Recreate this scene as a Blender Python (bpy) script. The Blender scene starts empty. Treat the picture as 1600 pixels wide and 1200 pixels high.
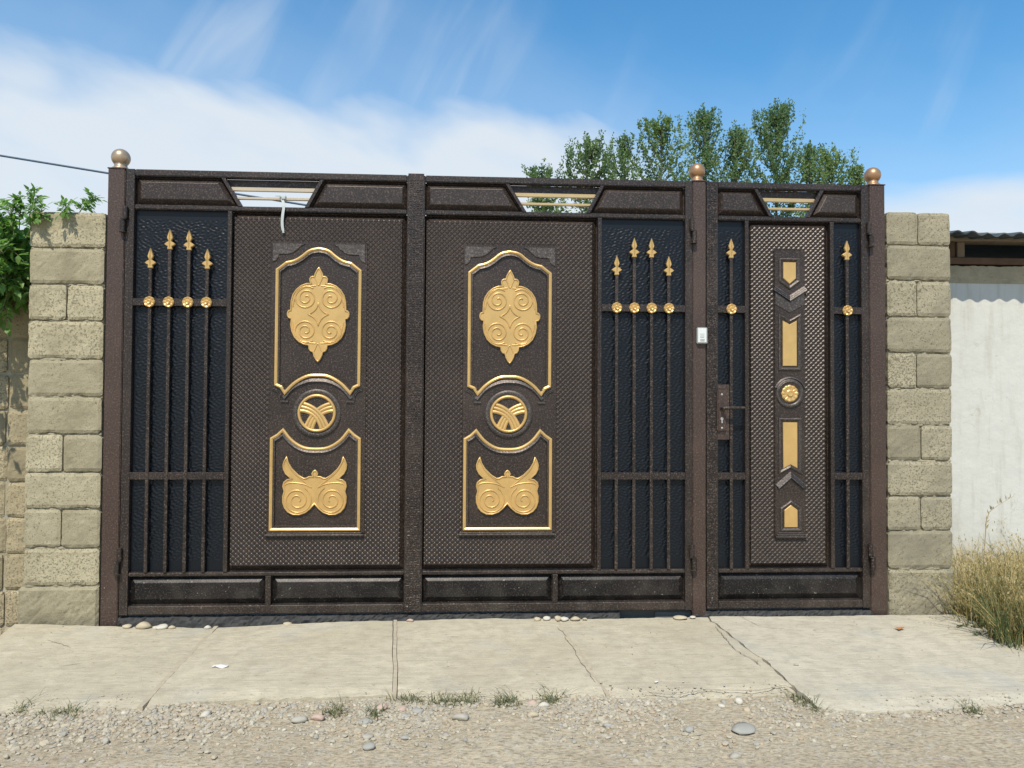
import bpy, bmesh, math, random
import numpy as np
from mathutils import Vector, Matrix, noise as mnoise
R = math.radians
rng = random.Random(7)
nrng = np.random.RandomState(7)
scene = bpy.context.scene
col = scene.collection

# ------------------------------------------------------------------ camera, sky, sun, exposure
CAM = Vector((1.9117, -4.0517, 1.1487))
YAW, PITCH, ROLL, FOC = 0.0543367, 0.0231407, 0.0057376, 1180.0
fw = Vector((math.sin(YAW)*math.cos(PITCH), math.cos(YAW)*math.cos(PITCH), math.sin(PITCH)))
r0 = Vector((math.cos(YAW), -math.sin(YAW), 0)); u0 = r0.cross(fw)
rt = math.cos(ROLL)*r0 + math.sin(ROLL)*u0
up = -math.sin(ROLL)*r0 + math.cos(ROLL)*u0
cd = bpy.data.cameras.new('camera'); cam = bpy.data.objects.new('camera', cd); col.objects.link(cam)
M = Matrix.Identity(4)
for i in range(3):
    M[i][0] = rt[i]; M[i][1] = up[i]; M[i][2] = -fw[i]; M[i][3] = CAM[i]
cam.matrix_world = M
cd.sensor_width = 36; cd.lens = FOC/1600*36; cd.clip_start = 0.05; cd.clip_end = 2000
scene.camera = cam

SUN_EL, SUN_AZ = R(54), R(-12)          # azimuth measured from straight in front of the gate, negative = from the left
sd = Vector((math.sin(SUN_AZ)*math.cos(SUN_EL), -math.cos(SUN_AZ)*math.cos(SUN_EL), math.sin(SUN_EL)))
world = bpy.data.worlds.new('World'); scene.world = world; world.use_nodes = True
wt = world.node_tree; wt.nodes.clear()
def N(tree, typ, **kw):
    n = tree.nodes.new(typ)
    for k, v in kw.items():
        if k.startswith('i_'):
            key = k[2:]
            n.inputs[int(key) if key.isdigit() else key.replace('_', ' ')].default_value = v
        else: setattr(n, k, v)
    return n
def L(tree, a, b): tree.links.new(a, b)
def MATH(tree, op, a, b=None, c=None, clamp=False):
    n = tree.nodes.new('ShaderNodeMath'); n.operation = op; n.use_clamp = clamp
    for i, v in enumerate((a, b, c)):
        if v is None: continue
        if isinstance(v, (int, float)): n.inputs[i].default_value = v
        else: tree.links.new(v, n.inputs[i])
    return n.outputs[0]
def SMOOTH(tree, x, lo, hi, a=0.0, b=1.0):
    n = tree.nodes.new('ShaderNodeMapRange'); n.interpolation_type = 'SMOOTHSTEP'
    for i, v in enumerate((x, lo, hi, a, b)):
        if isinstance(v, (int, float)): n.inputs[i].default_value = v
        else: tree.links.new(v, n.inputs[i])
    return n.outputs[0]

def build_sky():
    t = wt
    out = N(t, 'ShaderNodeOutputWorld')
    sky = N(t, 'ShaderNodeTexSky', sky_type='NISHITA', sun_disc=False, sun_elevation=SUN_EL,
            sun_rotation=math.atan2(sd.x, sd.y), altitude=600, air_density=1.25, dust_density=0.15, ozone_density=3.5)
    hs = N(t, 'ShaderNodeHueSaturation', i_Saturation=1.26, i_Hue=0.492, i_Value=1.20); L(t, sky.outputs[0], hs.inputs['Color'])
    bg = N(t, 'ShaderNodeBackground', i_Strength=0.15); L(t, hs.outputs[0], bg.inputs[0])
    cb = N(t, 'ShaderNodeBackground', i_Strength=0.90); cb.inputs[0].default_value = (0.84, 0.92, 1.0, 1)
    tc = N(t, 'ShaderNodeTexCoord'); sp = N(t, 'ShaderNodeSeparateXYZ'); L(t, tc.outputs['Generated'], sp.inputs[0])
    az = MATH(t, 'ARCTAN2', sp.outputs[0], sp.outputs[1]); az = MATH(t, 'MULTIPLY', az, 57.2958)
    el = MATH(t, 'ARCSINE', sp.outputs[2]); el = MATH(t, 'MULTIPLY', el, 57.2958)
    def noise2(sx, sy, rot, scale, detail, off, rough=0.55, dist=0.0, turn=0.0):
        c = N(t, 'ShaderNodeCombineXYZ'); L(t, az, c.inputs[0]); L(t, el, c.inputs[1]); c.inputs[2].default_value = off
        m = N(t, 'ShaderNodeMapping'); m.inputs['Location'].default_value = (turn*math.cos(rot), turn*math.sin(rot), 0); m.inputs['Rotation'].default_value = (0, 0, rot); 
        m2 = N(t, 'ShaderNodeMapping'); m2.inputs['Scale'].default_value = (sx, sy, 1)
        L(t, c.outputs[0], m.inputs[0]); L(t, m.outputs[0], m2.inputs[0])
        n = N(t, 'ShaderNodeTexNoise', i_Scale=scale, i_Detail=detail, i_Roughness=rough, i_Distortion=dist); L(t, m2.outputs[0], n.inputs['Vector'])
        return n.outputs['Fac']
    # bank of stratus whose upper edge rises and falls around the compass
    top = MATH(t, 'COSINE', MATH(t, 'MULTIPLY', MATH(t, 'ADD', az, 17.0), 3/57.2958))
    top = MATH(t, 'ADD', MATH(t, 'MAXIMUM', MATH(t, 'MINIMUM', MATH(t, 'MULTIPLY', top, 7.5), 4.4), -3.2), 17.0)
    n1 = noise2(0.55, 1.2, R(18), 0.15, 4, 3.1, 0.45, 0.2)
    n2 = noise2(1.0, 2.6, R(10), 0.09, 4, 9.7, 0.45)
    d = MATH(t, 'SUBTRACT', el, top); d = MATH(t, 'MULTIPLY_ADD', MATH(t, 'SUBTRACT', n1, 0.5), 9.0, d)
    bank = SMOOTH(t, d, 2.4, -2.2)
    bank = MATH(t, 'MULTIPLY', bank, SMOOTH(t, n2, 0.26, 0.5, 0.86, 1.0))
    low = SMOOTH(t, MATH(t, 'MULTIPLY_ADD', n2, 9.0, el), 9.0, 16.0, 0.78, 1.0)
    bank = MATH(t, 'MULTIPLY', bank, low)
    # long cirrus streaks rising above it
    w1 = noise2(1.7, 0.26, R(30), 0.13, 4, 21.1, 0.45, 1.3, 12.5)
    w2 = noise2(1.0, 1.0, 0, 0.055, 2, 5.5, 0.55, 0.0, 9.0)
    wis = MATH(t, 'MULTIPLY', SMOOTH(t, w1, 0.44, 0.80), SMOOTH(t, w2, 0.44, 0.62))
    wis = MATH(t, 'MULTIPLY', wis, SMOOTH(t, d, 15.0, 3.0))
    # thin veil above the bank
    veil = MATH(t, 'MULTIPLY', SMOOTH(t, d, 11.0, -1.0), 0.22)
    dens = MATH(t, 'MAXIMUM', bank, MATH(t, 'MULTIPLY_ADD', wis, 0.34, veil))
    dens = MATH(t, 'MULTIPLY', dens, 0.95, clamp=True)
    mx = N(t, 'ShaderNodeMixShader'); L(t, dens, mx.inputs[0]); L(t, bg.outputs[0], mx.inputs[1]); L(t, cb.outputs[0], mx.inputs[2])
    L(t, mx.outputs[0], out.inputs[0])
build_sky()
sl = bpy.data.lights.new('sun', 'SUN'); sl.energy = 4.8; sl.angle = R(0.53); sl.color = (1.0, 0.925, 0.79)
so = bpy.data.objects.new('sun', sl); col.objects.link(so); so.rotation_euler = sd.to_track_quat('Z', 'Y').to_euler()
scene.view_settings.view_transform = 'Standard'; scene.view_settings.look = 'None'
scene.view_settings.exposure = 0.0; scene.view_settings.gamma = 1.0; scene.view_settings.use_curve_mapping = False
scene.cycles.use_denoising = True
scene.cycles.max_bounces = 6

def ray(px, py):
    return fw*FOC + rt*(px-800) - up*(py-600)
def G(px, py, Y=0.0):                   # point of a photo on an upright plane at distance Y behind the gate face -> (X, Z)
    d = ray(px, py); k = (Y-CAM.y)/d.y
    p = CAM + d*k; return (p.x, p.z)
def GP(px, py, z=-0.02):                # point on level ground -> (X, Y)
    d = ray(px, py); k = (z-CAM.z)/d.z
    p = CAM + d*k; return (p.x, p.y)

# ------------------------------------------------------------------ materials
def mat(name):
    m = bpy.data.materials.new(name); m.use_nodes = True
    t = m.node_tree; b = t.nodes['Principled BSDF']
    return m, t, b
def coords(t, kind='Object', scale=(1, 1, 1), rot=(0, 0, 0)):
    tc = N(t, 'ShaderNodeTexCoord'); m = N(t, 'ShaderNodeMapping')
    m.inputs['Scale'].default_value = scale; m.inputs['Rotation'].default_value = rot
    L(t, tc.outputs[kind], m.inputs[0]); return m.outputs[0]
def wcoords(t, scale=(1, 1, 1)):
    g = N(t, 'ShaderNodeNewGeometry'); m = N(t, 'ShaderNodeMapping'); m.inputs['Scale'].default_value = scale
    L(t, g.outputs['Position'], m.inputs[0]); return m.outputs[0]
def tnoise(t, v, scale, detail=4, rough=0.55, dist=0):
    n = N(t, 'ShaderNodeTexNoise', i_Scale=scale, i_Detail=detail, i_Roughness=rough, i_Distortion=dist); L(t, v, n.inputs['Vector']); return n.outputs['Fac']
def mixc(t, fac, a, b, mode='MIX'):
    n = N(t, 'ShaderNodeMix', data_type='RGBA', blend_type=mode)
    if isinstance(fac, (int, float)): n.inputs[0].default_value = fac
    else: L(t, fac, n.inputs[0])
    for i, v in ((6, a), (7, b)):
        if isinstance(v, tuple): n.inputs[i].default_value = (*v, 1)[:4]
        else: L(t, v, n.inputs[i])
    return n.outputs[2]
def bump(t, b, h, strength=0.5, dist=0.002, prev=None):
    n = N(t, 'ShaderNodeBump', i_Strength=strength, i_Distance=dist); L(t, h, n.inputs['Height'])
    if prev: L(t, prev, n.inputs['Normal'])
    L(t, n.outputs[0], b.inputs['Normal']); return n.outputs[0]

def hammered_paint(name, base, fleck, rough=0.42, dirt=True, spec=0.5, metal=0.25):
    m, t, b = mat(name); v = wcoords(t)
    big = tnoise(t, v, 3.0, 4); fine = tnoise(t, v, 125, 3, 0.65); mid = tnoise(t, v, 60, 3)
    c = mixc(t, SMOOTH(t, fine, 0.52, 0.66), base, tuple(x*1.25 for x in fleck)); c = mixc(t, SMOOTH(t, fine, 0.46, 0.36, 0, 0.6), c, tuple(x*0.45 for x in base))
    c = mixc(t, MATH(t, 'MULTIPLY', SMOOTH(t, big, 0.45, 0.7), 0.16), c, tuple(x*1.5 for x in fleck))
    if dirt:
        sp = N(t, 'ShaderNodeSeparateXYZ'); L(t, v, sp.inputs[0])
        h = SMOOTH(t, sp.outputs[2], 0.5, 0.0)
        spl = SMOOTH(t, tnoise(t, v, 75, 2, 0.5), 0.70, 0.76)
        c = mixc(t, MATH(t, 'MULTIPLY', spl, MATH(t, 'MULTIPLY', h, 0.8)), c, (0.36, 0.34, 0.29))
        film = MATH(t, 'MULTIPLY', SMOOTH(t, tnoise(t, v, 9, 5), 0.42, 0.68), MATH(t, 'MULTIPLY_ADD', h, 0.07, 0.012))
        c = mixc(t, film, c, (0.30, 0.27, 0.22))
    L(t, c, b.inputs['Base Color']); b.inputs['Roughness'].default_value = rough; b.inputs['Metallic'].default_value = metal
    b.inputs['Specular IOR Level'].default_value = spec
    h1 = bump(t, b, fine, 0.35 if dirt else 0.15, 0.0012); bump(t, b, mid, 0.12, 0.002, h1)
    return m
M_POST = hammered_paint('bronze_paint_post', (0.062, 0.039, 0.030), (0.108, 0.071, 0.055), 0.46)
M_FRAME = hammered_paint('bronze_paint_frame', (0.024, 0.0175, 0.0145), (0.100, 0.070, 0.054), 0.42)
M_PANEL = hammered_paint('bronze_paint_panel', (0.031, 0.0215, 0.0170), (0.088, 0.062, 0.048), 0.40)
M_TRIM = hammered_paint('bronze_paint_trim', (0.085, 0.072, 0.064), (0.15, 0.128, 0.115), 0.52, False, 0.6, 0.75)
M_STUD = hammered_paint('bronze_paint_studs', (0.031, 0.0203, 0.0142), (0.058, 0.039, 0.028), 0.41, True, 0.62, 0.2)
M_BOTTOM = hammered_paint('bronze_paint_plinth', (0.010, 0.0090, 0.0088), (0.048, 0.038, 0.034), 0.42, True, 0.35)
def simple(name, c, rough=0.5, metal=0.0, var=0.25, scale=30, bstr=0.15):
    m, t, b = mat(name); v = wcoords(t); n = tnoise(t, v, scale, 5)
    cc = mixc(t, n, tuple(x*(1-var) for x in c), tuple(min(1, x*(1+var)) for x in c))
    L(t, cc, b.inputs['Base Color']); b.inputs['Roughness'].default_value = rough; b.inputs['Metallic'].default_value = metal
    if bstr: bump(t, b, tnoise(t, v, scale*6, 3), bstr, 0.001)
    return m
M_INFILL = simple('embossed_blue_black_sheet', (0.0035, 0.0058, 0.0095), 0.36, 0.0, 0.25, 8, 0.08)
M_INFILL.node_tree.nodes['Principled BSDF'].inputs['Specular IOR Level'].default_value = 0.34
M_GOLD = simple('gold_paint', (0.63, 0.405, 0.150), 0.38, 0.45, 0.24, 14, 0.14)
M_GOLDBAR = simple('pale_gold_paint', (0.55, 0.40, 0.20), 0.38, 0.4, 0.08, 25, 0.0)
M_SILVERBAR = simple('worn_gold_paint', (0.55, 0.45, 0.32), 0.38, 0.4, 0.08, 25, 0.0)
M_BALL1 = simple('faded_bronze_ball', (0.44, 0.325, 0.215), 0.38, 0.55, 0.10, 30, 0.06)
M_BALL2 = simple('bronze_ball', (0.42, 0.24, 0.125), 0.40, 0.55, 0.10, 30, 0.06)
M_DARKHOLE = simple('dark_keyhole', (0.42, 0.40, 0.36), 0.4, 0.3, 0.1, 30, 0.0)
M_WHITEPL = simple('white_plastic', (0.66, 0.68, 0.66), 0.35, 0, 0.05, 20, 0)
M_GREYPL = simple('grey_plastic', (0.30, 0.32, 0.31), 0.4, 0, 0.1, 20, 0)
M_PALEPL = simple('pale_plastic_face', (0.50, 0.54, 0.52), 0.35, 0, 0.1, 60, 0)
M_STRAP = simple('frosted_strap', (0.44, 0.48, 0.46), 0.45, 0, 0.1, 20, 0)
M_CABLE = simple('cable_sheath', (0.05, 0.09, 0.14), 0.6, 0, 0.1, 20, 0)
M_RUST = simple('rusty_wood', (0.12, 0.075, 0.05), 0.9, 0, 0.5, 14, 0.5)
M_PLANK = simple('weathered_plank', (0.26, 0.21, 0.16), 0.9, 0, 0.4, 10, 0.5)
M_SLATE = simple('tarred_roof_sheet', (0.055, 0.07, 0.075), 0.8, 0, 0.4, 12, 0.4)
M_DARKROOM = simple('loft_shade', (0.03, 0.035, 0.045), 0.9, 0, 0.3, 6, 0.2)  # shade inside the slot put into the colour
M_TRUNK = simple('bark', (0.13, 0.11, 0.085), 0.9, 0, 0.4, 10, 0.5)
M_STEM = simple('green_stem', (0.16, 0.19, 0.07), 0.8, 0, 0.3, 30, 0)
M_LITTER = simple('white_scrap', (0.60, 0.59, 0.55), 0.6, 0, 0.05, 40, 0)
M_DRYLEAF = simple('dry_leaf', (0.42, 0.17, 0.05), 0.8, 0, 0.3, 60, 0)
M_STICK = simple('dry_stick', (0.42, 0.35, 0.24), 0.9, 0, 0.2, 30, 0.2)

def concrete(name, a, bcol, streak=True, pits=0.5):
    m, t, b = mat(name); v = wcoords(t)
    n = tnoise(t, v, 1.6, 6, 0.6); c = mixc(t, SMOOTH(t, n, 0.3, 0.7), a, bcol)
    n2 = tnoise(t, v, 14, 6, 0.65); c = mixc(t, SMOOTH(t, n2, 0.38, 0.72, 0, 0.60), c, tuple(x*0.74 for x in a))
    sp_ = tnoise(t, v, 210, 2, 0.7); c = mixc(t, SMOOTH(t, sp_, 0.56, 0.72, 0, 0.5), c, tuple(x*0.70 for x in a)); c = mixc(t, SMOOTH(t, sp_, 0.44, 0.30, 0, 0.4), c, tuple(min(.9, x*1.25) for x in bcol))
    n5 = tnoise(t, v, 5.5, 5, 0.6, 0.8); c = mixc(t, SMOOTH(t, n5, 0.56, 0.72, 0, 0.5), c, (bcol[0]*1.12, bcol[1]*1.12, bcol[2]*1.12))
    vs = wcoords(t, (1.2, 9, 9)); st = tnoise(t, vs, 4.5, 6, 0.65)
    c = mixc(t, SMOOTH(t, st, 0.50, 0.70, 0, 0.55 if streak else 0.1), c, tuple(x*0.66 for x in bcol))
    vz = wcoords(t, (1.0, 5.0, 5.0)); s2_ = tnoise(t, vz, 13, 5, 0.7); c = mixc(t, SMOOTH(t, s2_, 0.54, 0.68, 0, 0.6 if streak else 0), c, tuple(x*0.72 for x in bcol)); c = mixc(t, SMOOTH(t, s2_, 0.42, 0.30, 0, 0.5), c, tuple(min(.9, x*1.22) for x in bcol))
    v2 = wcoords(t, (1.0, 3.5, 3.5)); dk = tnoise(t, v2, 26, 4, 0.6)
    c = mixc(t, SMOOTH(t, dk, 0.62, 0.70, 0, 0.7), c, tuple(x*0.45 for x in bcol))
    gs = tnoise(t, v, 2.7, 4); c = mixc(t, SMOOTH(t, gs, 0.55, 0.75, 0, 0.35), c, (0.33, 0.35, 0.34))
    L(t, c, b.inputs['Base Color']); b.inputs['Roughness'].default_value = 0.9; b.inputs['Specular IOR Level'].default_value = 0.25
    h = bump(t, b, st, 0.40, 0.007); h = bump(t, b, s2_, 0.5, 0.005, h); h = bump(t, b, tnoise(t, v, 160, 4), 0.35, 0.002, h); bump(t, b, dk, 0.3 * pits, 0.004, h)
    return m
M_SLAB = concrete('trowelled_concrete', (0.45, 0.395, 0.285), (0.52, 0.465, 0.345))
M_SLAB2 = concrete('newer_concrete', (0.465, 0.42, 0.32), (0.535, 0.485, 0.375))
M_BATTEN = simple('dusty_batten', (0.42, 0.36, 0.26), 0.95, 0, 0.25, 30, 0.4)
M_CRACK = simple('dirt_in_cracks', (0.20, 0.17, 0.125), 1.0, 0, 0.4, 60, 0.5)

def blockmat(name, a, bcol, stain):
    m, t, b = mat(name); v = wcoords(t)
    oi = N(t, 'ShaderNodeObjectInfo')
    off = N(t, 'ShaderNodeVectorMath', operation='MULTIPLY_ADD'); L(t, oi.outputs['Random'], off.inputs[0]); off.inputs[1].default_value = (31, 17, 23); L(t, v, off.inputs[2]); vv = off.outputs[0]
    n = tnoise(t, vv, 5, 6, 0.65); c = mixc(t, SMOOTH(t, n, 0.3, 0.7), a, bcol)
    por = tnoise(t, vv, 95, 3, 0.6); n3 = tnoise(t, vv, 6, 3)
    # how open the face is varies from block to block
    open_ = MATH(t, 'MULTIPLY_ADD', oi.outputs['Random'], -0.15, 0.72)
    pm = SMOOTH(t, por, MATH(t, 'SUBTRACT', open_, 0.11), open_)
    c = mixc(t, MATH(t, 'MULTIPLY', pm, 0.75), c, tuple(x*0.36 for x in a))
    gr = tnoise(t, vv, 190, 3, 0.7); c = mixc(t, SMOOTH(t, gr, 0.52, 0.68, 0, 0.6), c, tuple(x*0.62 for x in a)); c = mixc(t, SMOOTH(t, gr, 0.46, 0.34, 0, 0.5), c, tuple(x*1.22 for x in bcol))
    c = mixc(t, SMOOTH(t, n3, 0.48, 0.70, 0, 0.7), c, stain)
    hs = N(t, 'ShaderNodeHueSaturation'); L(t, MATH(t, 'MULTIPLY_ADD', oi.outputs['Random'], 0.36, 0.78), hs.inputs['Value']); L(t, c, hs.inputs['Color'])
    L(t, hs.outputs[0], b.inputs['Base Color']); b.inputs['Roughness'].default_value = 0.95; b.inputs['Specular IOR Level'].default_value = 0.15
    h = bump(t, b, tnoise(t, vv, 130, 5, 0.7), 0.6, 0.004); h = bump(t, b, pm, -0.8, 0.008, h); bump(t, b, tnoise(t, vv, 24, 4), 0.5, 0.008, h)
    return m
M_BLOCK = blockmat('concrete_block', (0.36, 0.315, 0.205), (0.44, 0.39, 0.265), (0.285, 0.25, 0.165))
M_BLOCK_R = blockmat('concrete_block_grey', (0.30, 0.268, 0.185), (0.37, 0.33, 0.232), (0.245, 0.222, 0.16))
M_BLOCK_W = blockmat('concrete_block_wall', (0.34, 0.285, 0.18), (0.41, 0.345, 0.22), (0.25, 0.215, 0.14))
M_MORTAR = concrete('mortar', (0.32, 0.285, 0.20), (0.41, 0.365, 0.26), False, 1.0)

def plaster():
    m, t, b = mat('whitewash'); v = wcoords(t)
    n = tnoise(t, v, 2.5, 6, 0.6); c = mixc(t, n, (0.52, 0.52, 0.475), (0.64, 0.635, 0.585))
    vs = wcoords(t, (6, 6, 0.8)); st = tnoise(t, vs, 3.0, 5, 0.6); c = mixc(t, SMOOTH(t, st, 0.48, 0.72, 0, 0.6), c, (0.46, 0.445, 0.385))
    sp = N(t, 'ShaderNodeSeparateXYZ'); L(t, v, sp.inputs[0])
    base = MATH(t, 'MULTIPLY_ADD', tnoise(t, v, 7, 5), 0.16, sp.outputs[2])
    c = mixc(t, SMOOTH(t, base, 0.36, 0.22, 0, 0.75), c, (0.52, 0.44, 0.32))
    c = mixc(t, SMOOTH(t, tnoise(t, v, 38, 3), 0.69, 0.73, 0, 0.7), c, (0.44, 0.41, 0.35))
    cr = N(t, 'ShaderNodeTexVoronoi', feature='DISTANCE_TO_EDGE', i_Scale=2.3)
    w = N(t, 'ShaderNodeVectorMath', operation='MULTIPLY_ADD'); nn = N(t, 'ShaderNodeTexNoise', i_Scale=6.0, i_Detail=4.0); L(t, v, nn.inputs['Vector'])
    L(t, nn.outputs['Color'], w.inputs[0]); w.inputs[1].default_value = (0.35, 0.35, 0.35); L(t, v, w.inputs[2]); L(t, w.outputs[0], cr.inputs['Vector'])
    crk = MATH(t, 'MULTIPLY', SMOOTH(t, cr.outputs['Distance'], 0.010, 0.0), SMOOTH(t, tnoise(t, v, 1.7, 2), 0.5, 0.6))
    c = mixc(t, MATH(t, 'MULTIPLY', crk, 0.5), c, (0.40, 0.37, 0.31))
    L(t, c, b.inputs['Base Color']); b.inputs['Roughness'].default_value = 0.95; b.inputs['Specular IOR Level'].default_value = 0.15
    h = bump(t, b, tnoise(t, v, 11, 5), 0.5, 0.012); bump(t, b, tnoise(t, v, 120, 4), 0.3, 0.002, h)
    return m
M_PLASTER = plaster()

def dirt():
    m, t, b = mat('dusty_gravel_road'); v = wcoords(t)
    n = tnoise(t, v, 1.3, 5); c = mixc(t, SMOOTH(t, n, 0.35, 0.65), (0.42, 0.35, 0.245), (0.49, 0.42, 0.30))
    vs = wcoords(t, (1.0, 2.6, 1)); n2 = tnoise(t, vs, 38, 6, 0.7); c = mixc(t, SMOOTH(t, n2, 0.42, 0.66, 0, 0.9), c, (0.22, 0.18, 0.12))
    vo = N(t, 'ShaderNodeTexVoronoi', i_Scale=95.0); L(t, v, vo.inputs['Vector'])
    hs = N(t, 'ShaderNodeHueSaturation', i_Saturation=0.10, i_Value=0.52); L(t, vo.outputs['Color'], hs.inputs['Color'])
    sel = SMOOTH(t, tnoise(t, v, 30, 3), 0.52, 0.62, 0, 0.55)
    c = mixc(t, sel, c, mixc(t, 1.0, hs.outputs[0], (1.0, 0.92, 0.76), 'MULTIPLY'))
    c = mixc(t, SMOOTH(t, tnoise(t, v, 70, 3), 0.60, 0.7, 0, 0.6), c, (0.55, 0.49, 0.37))
    L(t, c, b.inputs['Base Color']); b.inputs['Roughness'].default_value = 1.0; b.inputs['Specular IOR Level'].default_value = 0.1
    h = bump(t, b, n2, 0.6, 0.010); h = bump(t, b, vo.outputs['Distance'], -0.5, 0.006, h); bump(t, b, tnoise(t, v, 220, 3), 0.4, 0.002, h)
    return m
M_DIRT = dirt()
def yard():
    return simple('bare_soil', (0.30, 0.26, 0.19), 1.0, 0, 0.35, 3, 0.3)
M_SOIL = yard()

def tinted(name, ramp, rough=0.9, trans=0.0, obj_random=False, speck=0.0, bscale=0, spec=0.2):
    m, t, b = mat(name)
    if obj_random: f = N(t, 'ShaderNodeObjectInfo').outputs['Random']
    else: f = N(t, 'ShaderNodeAttribute', attribute_name='tint').outputs['Fac']
    cr = N(t, 'ShaderNodeValToRGB'); el = cr.color_ramp.elements
    while len(el) < len(ramp): el.new(0.5)
    for i, (p, c) in enumerate(ramp): el[i].position = p; el[i].color = (*c, 1)
    L(t, f, cr.inputs[0]); c = cr.outputs[0]
    if speck:
        v = wcoords(t); c = mixc(t, SMOOTH(t, tnoise(t, v, 120, 4), 0.4, 0.7, 0, speck), c, (0.46, 0.43, 0.36))
        c = mixc(t, SMOOTH(t, tnoise(t, v, 45, 4), 0.45, 0.7, 0, speck), c, (0.26, 0.25, 0.22))
    L(t, c, b.inputs['Base Color']); b.inputs['Roughness'].default_value = rough; b.inputs['Specular IOR Level'].default_value = spec
    if bscale: bump(t, b, tnoise(t, wcoords(t), bscale, 4), 0.4, 0.003)
    if trans:
        tr = N(t, 'ShaderNodeBsdfTranslucent'); L(t, mixc(t, 1.0, c, (1.0, 1.25, 0.55), 'MULTIPLY'), tr.inputs[0])
        mx = N(t, 'ShaderNodeMixShader', i_0=trans); out = t.nodes['Material Output']
        L(t, b.outputs[0], mx.inputs[1]); L(t, tr.outputs[0], mx.inputs[2]); L(t, mx.outputs[0], out.inputs[0])
    return m
STONE_RAMP = [(0.0, (0.34, 0.30, 0.23)), (0.25, (0.44, 0.38, 0.27)), (0.45, (0.31, 0.295, 0.25)), (0.60, (0.48, 0.42, 0.305)), (0.76, (0.41, 0.315, 0.21)), (0.88, (0.36, 0.325, 0.25)), (1.0, (0.52, 0.475, 0.37))]
M_GRAVEL = tinted('gravel_stones', STONE_RAMP, 0.95, speck=0.35)
M_STONE = tinted('loose_stone', STONE_RAMP, 0.92, obj_random=True, speck=0.4, bscale=120)
M_STONE_T = simple('tan_stone', (0.46, 0.39, 0.27), 0.9, 0, 0.2, 30, 0.3)
M_STONE_G = simple('grey_stone', (0.37, 0.345, 0.285), 0.9, 0, 0.2, 30, 0.3)
M_STONE_B = simple('blue_grey_stone', (0.325, 0.315, 0.275), 0.9, 0, 0.15, 30, 0.3)
M_STONE_W = simple('white_stone', (0.52, 0.485, 0.40), 0.9, 0, 0.12, 30, 0.2)
M_STONE_P = simple('pinkish_stone', (0.46, 0.34, 0.27), 0.9, 0, 0.15, 30, 0.2)
M_SILL_SHADE = simple('shade_dark_rubble', (0.035, 0.034, 0.032), 0.75, 0, 0.5, 20, 0.6)  # near-black carries the shade below the gate leaves
M_SILL = simple('sill_concrete', (0.16, 0.15, 0.13), 0.95, 0, 0.3, 12, 0.5)
M_LEAF_VINE = tinted('vine_leaf', [(0, (0.100, 0.190, 0.050)), (0.5, (0.165, 0.300, 0.075)), (1, (0.240, 0.385, 0.110))], 0.45, 0.50, spec=0.4)
M_LEAF_TREE = tinted('tree_leaf', [(0, (0.105, 0.170, 0.095)), (0.5, (0.165, 0.245, 0.112)), (1, (0.240, 0.310, 0.125))], 0.6, 0.45, spec=0.3)  # leaf tones lightened to carry the haze over the distant trees
M_LEAF_LIGHT = tinted('tree_leaf_light', [(0, (0.135, 0.205, 0.082)), (0.5, (0.195, 0.275, 0.100)), (1, (0.260, 0.325, 0.120))], 0.6, 0.42, spec=0.3)
M_WEED = tinted('weed_blades', [(0, (0.085, 0.115, 0.050)), (0.35, (0.15, 0.17, 0.075)), (0.6, (0.33, 0.27, 0.12)), (0.85, (0.45, 0.33, 0.15)), (1, (0.50, 0.42, 0.25))], 0.8, 0.25)
M_TUFT = tinted('tuft_blades', [(0, (0.090, 0.115, 0.058)), (0.5, (0.150, 0.165, 0.085)), (1, (0.34, 0.30, 0.17))], 0.8, 0.2)

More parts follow.
